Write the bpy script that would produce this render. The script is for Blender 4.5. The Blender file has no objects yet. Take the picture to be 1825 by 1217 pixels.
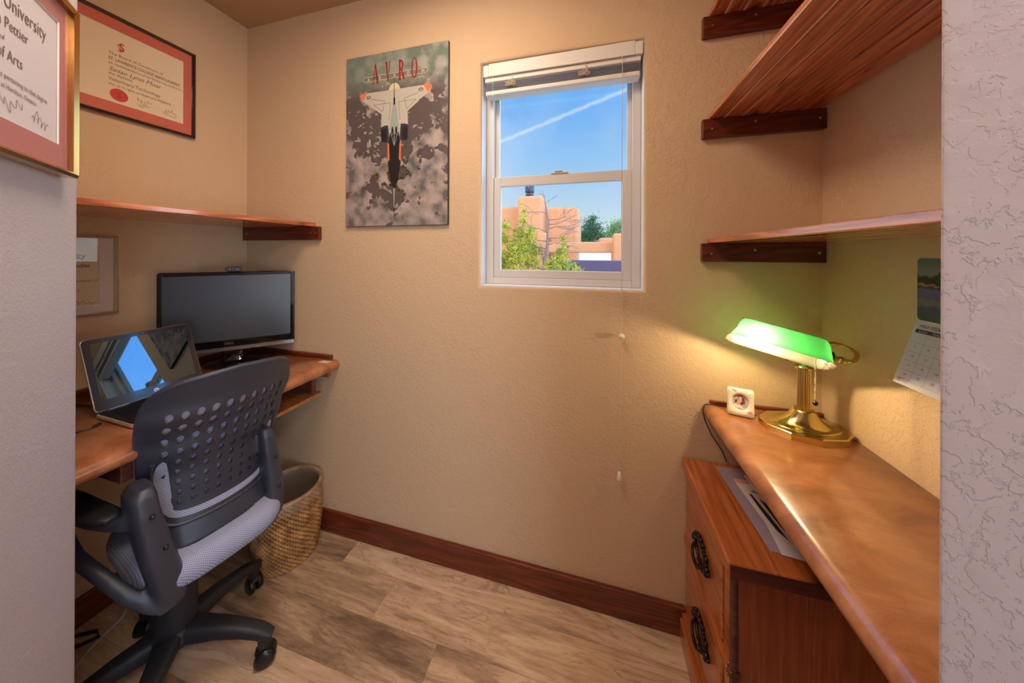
import bpy, math, random
from mathutils import Vector, Matrix, Euler
random.seed(7)
C = bpy.context.scene.collection
PI = math.pi
R = math.radians
SC = 1.22            # survey units -> metres (applied once at the very end)

# ------------------------------------------------------------------ camera
F_PX, YAW, CY, ROLL = 542.78, -0.260771, 450.26, 0.004565
EYE = Vector((0, 0, 1.276))
cam_d = bpy.data.cameras.new('camera'); cam = bpy.data.objects.new('camera', cam_d); C.objects.link(cam)
cam_d.sensor_width = 36; cam_d.lens = F_PX / 1825 * 36
cam_d.shift_y = (CY - 608.5) / 1825
cam_d.clip_start = 0.02
fw = Vector((math.sin(YAW), math.cos(YAW), 0)); rt = Vector((math.cos(YAW), -math.sin(YAW), 0)); up = Vector((0, 0, 1))
r2 = rt * math.cos(ROLL) + up * math.sin(ROLL); u2 = up * math.cos(ROLL) - rt * math.sin(ROLL)
cam.matrix_world = Matrix(((r2.x, u2.x, -fw.x, EYE.x), (r2.y, u2.y, -fw.y, EYE.y), (r2.z, u2.z, -fw.z, EYE.z), (0, 0, 0, 1)))
bpy.context.scene.camera = cam
D, XL, XR, CEIL = 1.14, -1.691, 0.6742, 2.40     # back wall, left wall, right wall, ceiling


def at(x, y, Y):                                  # survey: where the sight line of a pixel meets the plane y = Y
    v = r2 * ((x - 912.5) / F_PX) - u2 * ((y - CY) / F_PX) + fw
    return EYE + v * (Y / v.y)


# ------------------------------------------------------------------ colour management
vs = bpy.context.scene.view_settings
vs.view_transform = 'Standard'; vs.look = 'None'; vs.gamma = 1; vs.use_curve_mapping = False
vs.exposure = 0.0

# ------------------------------------------------------------------ world: blue sky, a thin contrail, extra brightness added overhead and to the sides
w = bpy.data.worlds.new('sky'); bpy.context.scene.world = w; w.use_nodes = True
nt = w.node_tree; nt.nodes.clear()


def N(nt, typ, **kw):
    n = nt.nodes.new(typ)
    ins = kw.pop('ins', {})
    for k, v in kw.items(): setattr(n, k, v)
    for k, v in ins.items():
        if isinstance(v, bpy.types.NodeSocket): nt.links.new(v, n.inputs[k])
        else: n.inputs[k].default_value = v
    return n


def math_n(nt, op, a, b=0.0, c=None, clamp=False):
    n = nt.nodes.new('ShaderNodeMath'); n.operation = op; n.use_clamp = clamp
    for i, v in enumerate((a, b) if c is None else (a, b, c)):
        if isinstance(v, bpy.types.NodeSocket): nt.links.new(v, n.inputs[i])
        else: n.inputs[i].default_value = v
    return n.outputs[0]


def ramp(nt, fac, stops, interp='LINEAR'):
    n = nt.nodes.new('ShaderNodeValToRGB'); n.color_ramp.interpolation = interp
    cr = n.color_ramp
    while len(cr.elements) < len(stops): cr.elements.new(0.5)
    for e, (p, c) in zip(cr.elements, stops):
        e.position = p; e.color = (*c, 1) if len(c) == 3 else c
    nt.links.new(fac, n.inputs[0])
    return n.outputs[0]


def mixc(nt, fac, a, b, mode='MIX'):
    n = nt.nodes.new('ShaderNodeMix'); n.data_type = 'RGBA'; n.blend_type = mode
    for i, v in ((0, fac), (6, a), (7, b)):
        if isinstance(v, bpy.types.NodeSocket): nt.links.new(v, n.inputs[i])
        else: n.inputs[i].default_value = v if i == 0 else ((*v, 1) if len(v) == 3 else v)
    return n.outputs[2]


def g(v):                                         # srgb 0-255 -> linear
    return tuple((c / 255 / 12.92) if c / 255 <= .04045 else ((c / 255 + .055) / 1.055) ** 2.4 for c in v)


tc = N(nt, 'ShaderNodeTexCoord')
nrm = N(nt, 'ShaderNodeVectorMath', operation='NORMALIZE', ins={0: tc.outputs['Generated']})
sep = N(nt, 'ShaderNodeSeparateXYZ', ins={0: nrm.outputs[0]})
sky = ramp(nt, sep.outputs['Z'], [(0.0, g((228, 238, 240))), (0.13, g((196, 222, 240))), (0.26, g((156, 204, 247))), (0.40, g((124, 186, 250))), (0.6, g((100, 165, 245)))])
wisps = N(nt, 'ShaderNodeTexNoise', ins={'Vector': nrm.outputs[0], 'Scale': 3.0, 'Detail': 5.0})
sky = mixc(nt, math_n(nt, 'MULTIPLY', math_n(nt, 'SUBTRACT', wisps.outputs[0], 0.5, clamp=True), 1.2, clamp=True), sky, (0.8, 0.9, 1.0))
va = (at(892, 253, 1) - EYE).normalized(); vb = (at(1113, 161, 1) - EYE).normalized(); vn = va.cross(vb).normalized()
dp = N(nt, 'ShaderNodeVectorMath', operation='DOT_PRODUCT', ins={0: nrm.outputs[0], 1: tuple(vn)})
nz = N(nt, 'ShaderNodeTexNoise', ins={'Vector': nrm.outputs[0], 'Scale': 40.0, 'Detail': 4.0})
dist = math_n(nt, 'ABSOLUTE', math_n(nt, 'ADD', dp.outputs['Value'], math_n(nt, 'MULTIPLY', math_n(nt, 'SUBTRACT', nz.outputs[0], 0.5), 0.010)))
trail = math_n(nt, 'MULTIPLY', math_n(nt, 'SUBTRACT', 1.0, math_n(nt, 'DIVIDE', dist, 0.0085), clamp=True), 0.55)
sky = mixc(nt, trail, sky, (0.85, 0.93, 1.0))
# upper sky brightened to add light through the window
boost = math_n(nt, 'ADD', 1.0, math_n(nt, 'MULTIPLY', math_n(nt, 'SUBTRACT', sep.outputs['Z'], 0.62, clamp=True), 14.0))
# glow added to the sky's right and left for window light and reflections
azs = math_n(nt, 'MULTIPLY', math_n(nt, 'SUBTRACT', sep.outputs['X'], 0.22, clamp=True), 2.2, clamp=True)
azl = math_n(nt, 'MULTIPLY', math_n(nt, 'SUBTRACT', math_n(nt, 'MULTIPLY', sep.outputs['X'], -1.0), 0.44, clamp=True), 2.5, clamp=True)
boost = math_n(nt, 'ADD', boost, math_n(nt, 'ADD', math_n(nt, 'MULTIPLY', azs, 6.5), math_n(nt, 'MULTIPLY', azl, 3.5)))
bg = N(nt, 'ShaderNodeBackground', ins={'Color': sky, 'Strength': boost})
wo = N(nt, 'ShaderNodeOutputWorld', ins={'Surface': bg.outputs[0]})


def light(name, typ, loc, energy, col, target=None, **kw):
    l = bpy.data.lights.new(name, typ); o = bpy.data.objects.new(name, l); C.objects.link(o)
    o.location = loc; l.energy = energy; l.color = col
    for k, v in kw.items(): setattr(l, k, v)
    if target is not None:
        o.rotation_euler = (Vector(target) - Vector(loc)).to_track_quat('-Z', 'Y').to_euler()
    return o


light('sun', 'SUN', (-5, -10, 12), 2.7, (1.0, 0.93, 0.82), target=(-1.0, 8, 0), angle=R(0.6))
# warm ceiling lamp of the office alcove, high above the picture
light('ceiling_lamp', 'AREA', (-0.50, 0.44, 2.37), 15.0, (1.0, 0.80, 0.62), target=(-0.50, 0.40, 0), shape='DISK', size=0.55)
light('hall_fill_light', 'AREA', (0.78, -0.45, 2.37), 15.0, (1.0, 0.84, 0.70), target=(0.5, -0.1, 0), shape='DISK', size=0.4)  # added warm fill from the unseen hall, evens out the back wall
# daylight through the glazed door at the far end of the hallway behind the camera
light('hall_daylight', 'AREA', (1.45, -1.33, 1.15), 17.0, (0.52, 0.62, 1.0), target=(0.1, -0.2, 1.2), shape='RECTANGLE', size=0.75, size_y=1.7)


# ------------------------------------------------------------------ mesh helpers
class MB:
    def __init__(s): s.v = []; s.f = []; s.sm = []; s.uv = None
    def add(s, vs_, fs_, smooth=False):
        b = len(s.v); s.v += [Vector(p) for p in vs_]
        for f in fs_: s.f.append([b + i for i in f]); s.sm.append(smooth)
        return s
    def box(s, x0, x1, y0, y1, z0, z1):
        return s.add([(x, y, z) for z in (z0, z1) for y in (y0, y1) for x in (x0, x1)],
                     [(0, 2, 3, 1), (4, 5, 7, 6), (0, 1, 5, 4), (2, 6, 7, 3), (0, 4, 6, 2), (1, 3, 7, 5)])
    def obox(s, c, ax, ay, az):                   # centre and three half-axis vectors
        c, ax, ay, az = map(Vector, (c, ax, ay, az))
        return s.add([c + ax * i + ay * j + az * k for k in (-1, 1) for j in (-1, 1) for i in (-1, 1)],
                     [(0, 2, 3, 1), (4, 5, 7, 6), (0, 1, 5, 4), (2, 6, 7, 3), (0, 4, 6, 2), (1, 3, 7, 5)])
    def prism(s, poly, z0, z1, fr=None):          # polygon in xy (or in frame fr = origin,u,v,w) extruded
        n = len(poly)
        if fr is None: P = lambda a, b, c: Vector((a, b, c))
        else:
            o, u, v, w_ = map(Vector, fr); P = lambda a, b, c: o + u * a + v * b + w_ * c
        vs_ = [P(a, b, z0) for a, b in poly] + [P(a, b, z1) for a, b in poly]
        fs_ = [tuple(range(n))[::-1], tuple(range(n, 2 * n))] + [(i, (i + 1) % n, n + (i + 1) % n, n + i) for i in range(n)]
        return s.add(vs_, fs_)
    def rings(s, rings_, closed=True, caps=True, smooth=True):
        n = len(rings_[0]); b = []
        vs_ = [p for r_ in rings_ for p in r_]; fs_ = []
        for i in range(len(rings_) - 1):
            for j in range(n if closed else n - 1):
                k = (j + 1) % n
                fs_.append((i * n + j, i * n + k, (i + 1) * n + k, (i + 1) * n + j))
        s.add(vs_, fs_, smooth)
        if caps and closed:
            s.add(rings_[0], [tuple(range(n))[::-1]]); s.add(rings_[-1], [tuple(range(n))])
        return s
    def lathe(s, prof, c=(0, 0, 0), n=32, axis='z', caps=True, smooth=True):
        c = Vector(c)
        def P(r_, a, h):
            x, y = r_ * math.cos(a), r_ * math.sin(a)
            return c + (Vector((x, y, h)) if axis == 'z' else Vector((h, x, y)) if axis == 'x' else Vector((y, h, x)))
        return s.rings([[P(r_, 2 * PI * i / n, h) for i in range(n)] for r_, h in prof], caps=caps, smooth=smooth)
    def cyl(s, p0, p1, r0, r1=None, n=16, smooth=True):
        return s.tube([p0, p1], [r0, r0 if r1 is None else r1], n, smooth)
    def tube(s, pts, r_, n=8, smooth=True, closed=False):
        pts = [Vector(p) for p in pts]; m = len(pts)
        if not isinstance(r_, (list, tuple)): r_ = [r_] * m
        rr = []; prev = None
        for i, p in enumerate(pts):
            t = (pts[min(i + 1, m - 1)] - pts[max(i - 1, 0)])
            if closed: t = pts[(i + 1) % m] - pts[i - 1]
            t = t.normalized()
            if prev is None:
                a = Vector((0, 0, 1)) if abs(t.z) < .9 else Vector((1, 0, 0))
                prev = (a - t * a.dot(t)).normalized()
            else: prev = (prev - t * prev.dot(t)).normalized()
            b = t.cross(prev)
            rr.append([p + (prev * math.cos(2 * PI * k / n) + b * math.sin(2 * PI * k / n)) * r_[i] for k in range(n)])
        if closed: rr.append(rr[0])
        return s.rings(rr, caps=not closed, smooth=smooth)
    def loft(s, nodes, n=20, e=0.5, smooth=True):   # nodes: (centre, half vector a, half vector b), superellipse section
        rr = []
        for c, a, b in nodes:
            c, a, b = Vector(c), Vector(a), Vector(b); q = []
            for k in range(n):
                t = 2 * PI * k / n; ct, st = math.cos(t), math.sin(t)
                q.append(c + a * math.copysign(abs(ct) ** e, ct) + b * math.copysign(abs(st) ** e, st))
            rr.append(q)
        return s.rings(rr, smooth=smooth)
    def sphere(s, c, r_, n=12, m=8, sx=1, sy=1, sz=1):
        c = Vector(c)
        rr = [[c + Vector((sx * r_ * math.sin(PI * i / m) * math.cos(2 * PI * k / n), sy * r_ * math.sin(PI * i / m) * math.sin(2 * PI * k / n), -sz * r_ * math.cos(PI * i / m))) for k in range(n)] for i in range(m + 1)]
        return s.rings(rr, caps=False)


def obj(name, mb, mat, parent=None, world=False, origin=None, bevel=0, seg=2, solid=0, autos=True, props=None):
    """one mesh object; world=True: vertices are given in world space and moved into the parent's (unrotated) frame"""
    vs_ = mb.v
    loc = Vector((0, 0, 0))
    if parent is None:
        if origin is None:
            xs = [p.x for p in vs_]; ys = [p.y for p in vs_]; zs = [p.z for p in vs_]
            origin = ((min(xs) + max(xs)) / 2, (min(ys) + max(ys)) / 2, min(zs))
        loc = Vector(origin); vs_ = [p - loc for p in vs_]
    elif world:
        inv = world_of(parent).inverted(); vs_ = [inv @ p for p in vs_]
    me = bpy.data.meshes.new(name); me.from_pydata([tuple(p) for p in vs_], [], mb.f)
    me.polygons.foreach_set('use_smooth', mb.sm)
    if mb.uv:
        ul = me.uv_layers.new(name='uv')
        for l in me.loops: ul.data[l.index].uv = mb.uv[l.vertex_index]
    me.materials.append(mat); me.update()
    o = bpy.data.objects.new(name, me); C.objects.link(o); o.location = loc
    if parent is not None: o.parent = parent
    if solid:
        m = o.modifiers.new('solidify', 'SOLIDIFY'); m.thickness = solid; m.offset = 0
    if bevel:
        m = o.modifiers.new('bevel', 'BEVEL'); m.width = bevel; m.segments = seg; m.limit_method = 'ANGLE'; m.angle_limit = R(40)
    for k, v in (props or {}).items(): o[k] = v
    return o


def world_of(o):
    m = Matrix.LocRotScale(o.location, o.rotation_euler, None)
    return m if o.parent is None else world_of(o.parent) @ m


def tag(o, label, cat, group=None):
    o['label'] = label; o['category'] = cat
    if group: o['group'] = group
    return o


def thing(name, label, cat, loc=(0, 0, 0), rot=(0, 0, 0), group=None):
    o = bpy.data.objects.new(name, None); C.objects.link(o); o.location = loc; o.rotation_euler = rot
    o.empty_display_size = .05
    return tag(o, label, cat, group)


def struct(name, mb, mat, **kw):
    o = obj(name, mb, mat, **kw); o['kind'] = 'structure'; return o


def text_mb(lines, depth=0.0004, mb=None):
    """lines of lettering in the local xz plane, facing -y: (string, x, z, size, align, stretch_x, shear, offset)"""
    mb = mb or MB()
    for ln in lines:
        s_, x, z, size = ln[:4]; al = ln[4] if len(ln) > 4 else 'LEFT'; sx = ln[5] if len(ln) > 5 else 1; sh = ln[6] if len(ln) > 6 else 0; off = ln[7] if len(ln) > 7 else 0
        cu = bpy.data.curves.new('t', 'FONT'); cu.body = s_; cu.size = size; cu.align_x = al; cu.shear = sh; cu.offset = off * size; cu.resolution_u = 3
        o = bpy.data.objects.new('t', cu); C.objects.link(o)
        dg = bpy.context.evaluated_depsgraph_get()
        me = bpy.data.meshes.new_from_object(o.evaluated_get(dg))
        mb.add([(x + v.co.x * sx, -depth, z + v.co.y) for v in me.vertices], [tuple(p.vertices) for p in me.polygons])
        bpy.data.objects.remove(o); bpy.data.curves.remove(cu); bpy.data.meshes.remove(me)
    return mb


def scribble(mb, x, z, wd, h, seed, y=-0.0004, t=0.0004):
    n = 90; pts = []
    for i in range(n):
        u = i / (n - 1); env = (.35 + .65 * abs(math.sin(2.2 * u * PI + seed))) * (1.15 - .6 * u)
        pts.append((x + wd * u + .045 * wd * math.sin(u * 28 + seed), z + h * (.5 * env * math.cos(u * 28 + seed * 2) + .25 * math.sin(u * 7 + seed))))
    for (a, b), (c, d) in zip(pts, pts[1:]):
        dx, dz = c - a, d - b; L_ = math.hypot(dx, dz) or 1; nx, nz_ = -dz / L_ * t, dx / L_ * t
        mb.add([(a - nx, y, b - nz_), (c - nx, y, d - nz_), (c + nx, y, d + nz_), (a + nx, y, b + nz_)], [(0, 1, 2, 3)])


def smooth3(q, n=6):
    q = [Vector(p) for p in q]; out = []
    for i in range(len(q) - 1):
        p0_, p1_, p2_, p3_ = q[max(i - 1, 0)], q[i], q[i + 1], q[min(i + 2, len(q) - 1)]
        for k in range(n):
            u = k / n; out.append(.5 * ((2 * p1_) + (p2_ - p0_) * u + (2 * p0_ - 5 * p1_ + 4 * p2_ - p3_) * u * u + (3 * p1_ - p0_ - 3 * p2_ + p3_) * u ** 3))
    return out + [q[-1]]


def ellipse(cx, cz, rx, rz, n=24, a0=0, a1=2 * PI):
    return [(cx + rx * math.cos(a0 + (a1 - a0) * i / (n if a1 - a0 > 6.2 else n - 1)), cz + rz * math.sin(a0 + (a1 - a0) * i / (n if a1 - a0 > 6.2 else n - 1))) for i in range(n)]


def flat(mb, poly, y):                            # polygon in local xz facing -y
    mb.add([(a, y, b) for a, b in poly], [tuple(range(len(poly)))]); return mb


def rrect(x0, x1, y0, y1, r_, n=6):
    q = []
    for cx, cy, a in ((x1 - r_, y1 - r_, 0), (x0 + r_, y1 - r_, 90), (x0 + r_, y0 + r_, 180), (x1 - r_, y0 + r_, 270)):
        for i in range(n + 1):
            t = R(a + 90 * i / n); q.append((cx + r_ * math.cos(t), cy + r_ * math.sin(t)))
    return q


# ------------------------------------------------------------------ materials
def mat(name, col, rough=.5, metal=0.0, spec=.5, bump=0, bscale=100, emit=None, estr=0, coat=0, var=0, vscale=5, alpha=1):
    m = bpy.data.materials.new(name); m.use_nodes = True; t = m.node_tree; b = t.nodes['Principled BSDF']
    b.inputs['Base Color'].default_value = (*col, 1); b.inputs['Roughness'].default_value = rough
    b.inputs['Metallic'].default_value = metal; b.inputs['Specular IOR Level'].default_value = spec
    b.inputs['Coat Weight'].default_value = coat; b.inputs['Coat Roughness'].default_value = .08
    tcn = N(t, 'ShaderNodeTexCoord')
    if var:
        nz = N(t, 'ShaderNodeTexNoise', ins={'Vector': tcn.outputs['Object'], 'Scale': vscale, 'Detail': 4.0})
        cc = mixc(t, nz.outputs[0], tuple(c * (1 - var) for c in col), tuple(min(1, c * (1 + var)) for c in col))
        t.links.new(cc, b.inputs['Base Color'])
    if bump:
        nz = N(t, 'ShaderNodeTexNoise', ins={'Vector': tcn.outputs['Object'], 'Scale': bscale, 'Detail': 3.0})
        bp = N(t, 'ShaderNodeBump', ins={'Height': nz.outputs[0], 'Strength': bump, 'Distance': .002}); t.links.new(bp.outputs[0], b.inputs['Normal'])
    if emit: b.inputs['Emission Color'].default_value = (*emit, 1); b.inputs['Emission Strength'].default_value = estr
    return m


def plaster(name, col, scale=95, strength=.55, blob=45):
    m = mat(name, col, rough=.75, spec=.25); t = m.node_tree; b = t.nodes['Principled BSDF']
    tcn = N(t, 'ShaderNodeTexCoord')
    n1 = N(t, 'ShaderNodeTexNoise', ins={'Vector': tcn.outputs['Object'], 'Scale': scale, 'Detail': 3.0, 'Roughness': .6, 'Distortion': .6})
    n2 = N(t, 'ShaderNodeTexNoise', ins={'Vector': tcn.outputs['Object'], 'Scale': blob, 'Detail': 4.0, 'Distortion': 1.2})
    n3 = N(t, 'ShaderNodeTexNoise', ins={'Vector': tcn.outputs['Object'], 'Scale': 3.0, 'Detail': 2.0})
    k = ramp(t, n2.outputs[0], [(.47, (0, 0, 0)), (.53, (1, 1, 1))])
    msk = ramp(t, n3.outputs[0], [(.40, (.25, .25, .25)), (.62, (1, 1, 1))])
    h = math_n(t, 'ADD', math_n(t, 'MULTIPLY', n1.outputs[0], .9), math_n(t, 'MULTIPLY', math_n(t, 'MULTIPLY', k, msk), .45))
    bp = N(t, 'ShaderNodeBump', ins={'Height': h, 'Strength': strength, 'Distance': .0022}); t.links.new(bp.outputs[0], b.inputs['Normal'])
    cc = mixc(t, n3.outputs[0], tuple(c * .96 for c in col), tuple(c * 1.04 for c in col)); t.links.new(cc, b.inputs['Base Color'])
    return m


def wood(name, c0, c1, c2, axis=0, stretch=14, scale=9, rough=.35, coat=.25, knots=True, bump=.15, spec=.5):
    """stained softwood, grain running along the given axis"""
    m = mat(name, c1, rough=rough, coat=coat, spec=spec); t = m.node_tree; b = t.nodes['Principled BSDF']
    tcn = N(t, 'ShaderNodeTexCoord')
    sv = [scale] * 3; sv[axis] = scale / stretch
    mp = N(t, 'ShaderNodeMapping', ins={'Vector': tcn.outputs['Object'], 'Scale': sv})
    big = N(t, 'ShaderNodeTexNoise', ins={'Vector': mp.outputs[0], 'Scale': 1.0, 'Detail': 2.0, 'Distortion': .35})
    rings = math_n(t, 'FRACT', math_n(t, 'MULTIPLY', big.outputs[0], 13.0))
    rings = math_n(t, 'ABSOLUTE', math_n(t, 'SUBTRACT', math_n(t, 'MULTIPLY', rings, 2.0), 1.0))
    fine = N(t, 'ShaderNodeTexNoise', ins={'Vector': mp.outputs[0], 'Scale': 14.0, 'Detail': 4.0})
    f = math_n(t, 'ADD', math_n(t, 'MULTIPLY', rings, .30), math_n(t, 'MULTIPLY', fine.outputs[0], .70))
    col = ramp(t, f, [(.15, c0), (.5, c1), (.85, c2)])
    if knots:
        sv2 = [5.0] * 3; sv2[axis] = 2.6
        mk = N(t, 'ShaderNodeMapping', ins={'Vector': tcn.outputs['Object'], 'Scale': sv2})
        vo = N(t, 'ShaderNodeTexVoronoi', ins={'Vector': mk.outputs[0], 'Scale': 1.0})
        kk = ramp(t, vo.outputs['Distance'], [(.05, (1, 1, 1)), (.13, (0, 0, 0))])
        col = mixc(t, math_n(t, 'MULTIPLY', kk, .85), col, tuple(c * .15 for c in c0))
    t.links.new(col, b.inputs['Base Color'])
    bp = N(t, 'ShaderNodeBump', ins={'Height': f, 'Strength': bump, 'Distance': .001}); t.links.new(bp.outputs[0], b.inputs['Normal'])
    return m


def laminate(name, c0, c1, c2):
    m = mat(name, c1, rough=.30, spec=.6, coat=.8); m.node_tree.nodes['Principled BSDF'].inputs['Coat Roughness'].default_value = .19; t = m.node_tree; b = t.nodes['Principled BSDF']
    tcn = N(t, 'ShaderNodeTexCoord')
    mp = N(t, 'ShaderNodeMapping', ins={'Vector': tcn.outputs['Object'], 'Scale': (5, 9, 5), 'Rotation': (0, 0, .5)})
    n1 = N(t, 'ShaderNodeTexNoise', ins={'Vector': mp.outputs[0], 'Scale': 1.3, 'Detail': 7.0, 'Roughness': .65, 'Distortion': .5})
    n2 = N(t, 'ShaderNodeTexNoise', ins={'Vector': tcn.outputs['Object'], 'Scale': 500.0, 'Detail': 1.0})
    f = math_n(t, 'ADD', math_n(t, 'MULTIPLY', n1.outputs[0], .85), math_n(t, 'MULTIPLY', n2.outputs[0], .15))
    col = ramp(t, f, [(.32, c0), (.5, c1), (.68, c2)]); t.links.new(col, b.inputs['Base Color'])
    bp = N(t, 'ShaderNodeBump', ins={'Height': n2.outputs[0], 'Strength': .12, 'Distance': .0006}); t.links.new(bp.outputs[0], b.inputs['Normal'])
    return m


def pane_mat(name, tint=(1, 1, 1), rough=.0, boost=1.0):
    m = bpy.data.materials.new(name); m.use_nodes = True; t = m.node_tree; t.nodes.clear()
    tr = N(t, 'ShaderNodeBsdfTransparent', ins={'Color': (*tint, 1)}); gl = N(t, 'ShaderNodeBsdfGlossy', ins={'Roughness': rough, 'Color': (1, 1, 1, 1)})
    lw = N(t, 'ShaderNodeLayerWeight', ins={'Blend': .5})
    fz = math_n(t, 'ADD', .045, math_n(t, 'MULTIPLY', math_n(t, 'POWER', lw.outputs['Facing'], 5.0), .9))
    mx = N(t, 'ShaderNodeMixShader', ins={0: math_n(t, 'MULTIPLY', fz, boost * .6, clamp=True), 1: tr.outputs[0], 2: gl.outputs[0]})
    N(t, 'ShaderNodeOutputMaterial', ins={'Surface': mx.outputs[0]})
    return m


def mesh_fabric(name, col, hole=.34, scale=300, rough=.6, see=True, back=(.02, .02, .03)):
    """woven mesh: rows of small holes from a sine lattice on the uv layer"""
    m = bpy.data.materials.new(name); m.use_nodes = True; t = m.node_tree; b = t.nodes['Principled BSDF']
    b.inputs['Roughness'].default_value = rough; b.inputs['Specular IOR Level'].default_value = .3
    uv = N(t, 'ShaderNodeTexCoord'); sp = N(t, 'ShaderNodeSeparateXYZ', ins={0: uv.outputs['UV']})
    u, v = sp.outputs[0], sp.outputs[1]
    a = math_n(t, 'SINE', math_n(t, 'MULTIPLY', math_n(t, 'ADD', u, v), scale))
    c = math_n(t, 'SINE', math_n(t, 'MULTIPLY', math_n(t, 'SUBTRACT', u, v), scale))
    f = math_n(t, 'MULTIPLY', math_n(t, 'ADD', a, 1.0), math_n(t, 'MULTIPLY', math_n(t, 'ADD', c, 1.0), .25))
    h = math_n(t, 'GREATER_THAN', f, 1 - hole - .2)
    t.links.new(mixc(t, h, col, back), b.inputs['Base Color'])
    if see:
        t.links.new(math_n(t, 'SUBTRACT', 1.0, h), b.inputs['Alpha'])
    return m


def knockdown(name, col):
    m = mat(name, col, rough=.75, spec=.25); t = m.node_tree; b = t.nodes['Principled BSDF']
    tcn = N(t, 'ShaderNodeTexCoord'); mp = N(t, 'ShaderNodeMapping', ins={'Vector': tcn.outputs['Object'], 'Scale': (1, 1, .75)})
    n2 = N(t, 'ShaderNodeTexNoise', ins={'Vector': mp.outputs[0], 'Scale': 62.0, 'Detail': 6.0, 'Roughness': .62, 'Distortion': .15})
    n3 = N(t, 'ShaderNodeTexNoise', ins={'Vector': tcn.outputs['Object'], 'Scale': 9.0, 'Detail': 3.0})
    n4 = N(t, 'ShaderNodeTexNoise', ins={'Vector': tcn.outputs['Object'], 'Scale': 260.0, 'Detail': 2.0})
    k = ramp(t, n2.outputs[0], [(.475, (0, 0, 0)), (.505, (1, 1, 1))])
    msk = ramp(t, n3.outputs[0], [(.39, (.08, .08, .08)), (.49, (1, 1, 1))])
    h = math_n(t, 'ADD', math_n(t, 'MULTIPLY', n4.outputs[0], .12), math_n(t, 'MULTIPLY', math_n(t, 'MULTIPLY', k, msk), .5))
    bp = N(t, 'ShaderNodeBump', ins={'Height': h, 'Strength': .75, 'Distance': .0022}); t.links.new(bp.outputs[0], b.inputs['Normal'])
    return m


M = dict(
    wall=plaster('tan_wall_paint', g((212, 180, 143)), strength=.85),
    hallwall=knockdown('hallway_wall_paint', g((186, 175, 176))),
    ceil=plaster('ceiling_paint', g((186, 154, 114)), scale=60, strength=.5),
    white=mat('white_vinyl', g((212, 206, 198)), rough=.4),
    blindw=mat('blind_white', g((226, 218, 206)), rough=.45),
    slat=mat('blind_slat', g((165, 165, 178)), rough=.4),
    cord=mat('blind_cord', g((205, 190, 165)), rough=.8),
    black=mat('black_plastic', (.012, .012, .014), rough=.35),
    gloss=mat('gloss_black', (.004, .004, .005), rough=.06, coat=1.0),
    chair=mat('chair_plastic', (.034, .037, .052), rough=.42, bump=.15, bscale=900, spec=.7),
    chair2=mat('chair_base_plastic', (.018, .018, .022), rough=.5, bump=.1, bscale=900),
    rubber=mat('caster_black', (.01, .01, .011), rough=.3),
    silver=mat('silver_trim', g((190, 190, 192)), rough=.25, metal=.9),
    screen=mat('matte_screen', (.045, .050, .062), rough=.38, spec=1.0),
    lapscreen=mat('glossy_screen', (.10, .13, .155), rough=.015, metal=1.0),
    lapdark=mat('laptop_bezel', (.010, .011, .020), rough=.12, coat=.5),
    lapdeck=mat('laptop_deck', (.018, .017, .018), rough=.35, metal=.3),
    keycap=mat('keycap', (.008, .008, .009), rough=.4),
    gold=mat('gold_frame', g((196, 150, 90)), rough=.18, metal=1.0),
    champagne=mat('champagne_frame', g((222, 206, 178)), rough=.32, metal=.7),
    blackframe=mat('black_frame', (.012, .010, .010), rough=.15, coat=.6),
    redmat=mat('red_mat_board', g((206, 104, 84)), rough=.85, bump=.1, bscale=400, var=.05),
    pinkmat=mat('rose_mat_board', g((176, 110, 108)), rough=.85, bump=.1, bscale=400, var=.05),
    greymat=mat('grey_mat_board', g((205, 190, 180)), rough=.85, var=.05),
    bevelw=mat('mat_bevel', g((225, 215, 205)), rough=.8),
    paper=mat('certificate_paper', g((208, 200, 204)), rough=.8, var=.02),
    paperc=mat('cream_certificate', g((232, 208, 172)), rough=.8, var=.02),
    paperb=mat('buff_certificate', g((205, 182, 142)), rough=.8, var=.03),
    ink=mat('ink', (.02, .018, .02), rough=.8), inkg=mat('grey_ink', g((110, 96, 86)), rough=.8),
    red=mat('red_seal', g((206, 44, 48)), rough=.5), redd=mat('dark_red_seal', g((160, 20, 36)), rough=.5),
    pane=pane_mat('picture_glass', boost=.45), window=pane_mat('window_glass', tint=(.98, 1, 1)),
    plastic_clear=mat('clear_plastic', (.50, .44, .54), rough=.3),
    brass=mat('polished_brass', g((206, 184, 116)), rough=.16, metal=1.0),
    bronze=mat('aged_bronze', (.035, .030, .026), rough=.32, metal=.8, bump=.4, bscale=300),
    wicker=None, floor=None,
    porcelain=mat('porcelain', g((238, 226, 200)), rough=.25, coat=.5),
    pinkp=mat('painted_rose', g((226, 160, 160)), rough=.4), leafp=mat('painted_leaf', g((188, 196, 160)), rough=.4),
    steel=mat('steel', (.6, .58, .55), rough=.3, metal=1.0),
    whitecable=mat('white_cable', g((196, 190, 196)), rough=.5), label=mat('white_label', g((225, 215, 200)), rough=.7),
    skin=mat('photo_skin', g((214, 160, 130)), rough=.6), hair=mat('photo_hair', g((120, 70, 48)), rough=.6), dress=mat('photo_teal', g((52, 74, 78)), rough=.6), photow=mat('photo_white', g((232, 220, 218)), rough=.6), photobg=mat('photo_grey', g((180, 170, 180)), rough=.6),
    pinkpaper=mat('pink_paper', g((214, 150, 140)), rough=.8), mail=mat('mail_paper', g((215, 205, 190)), rough=.8), maild=mat('printed_dark', (.02, .02, .045), rough=.6),
)
M['plastic_clear'].node_tree.nodes['Principled BSDF'].inputs['Alpha'].default_value = .42
M['shelf'] = wood('stained_shelf_along_y', g((120, 54, 26)), g((190, 104, 58)), g((220, 144, 92)), axis=1, rough=.26, coat=.9)
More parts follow.
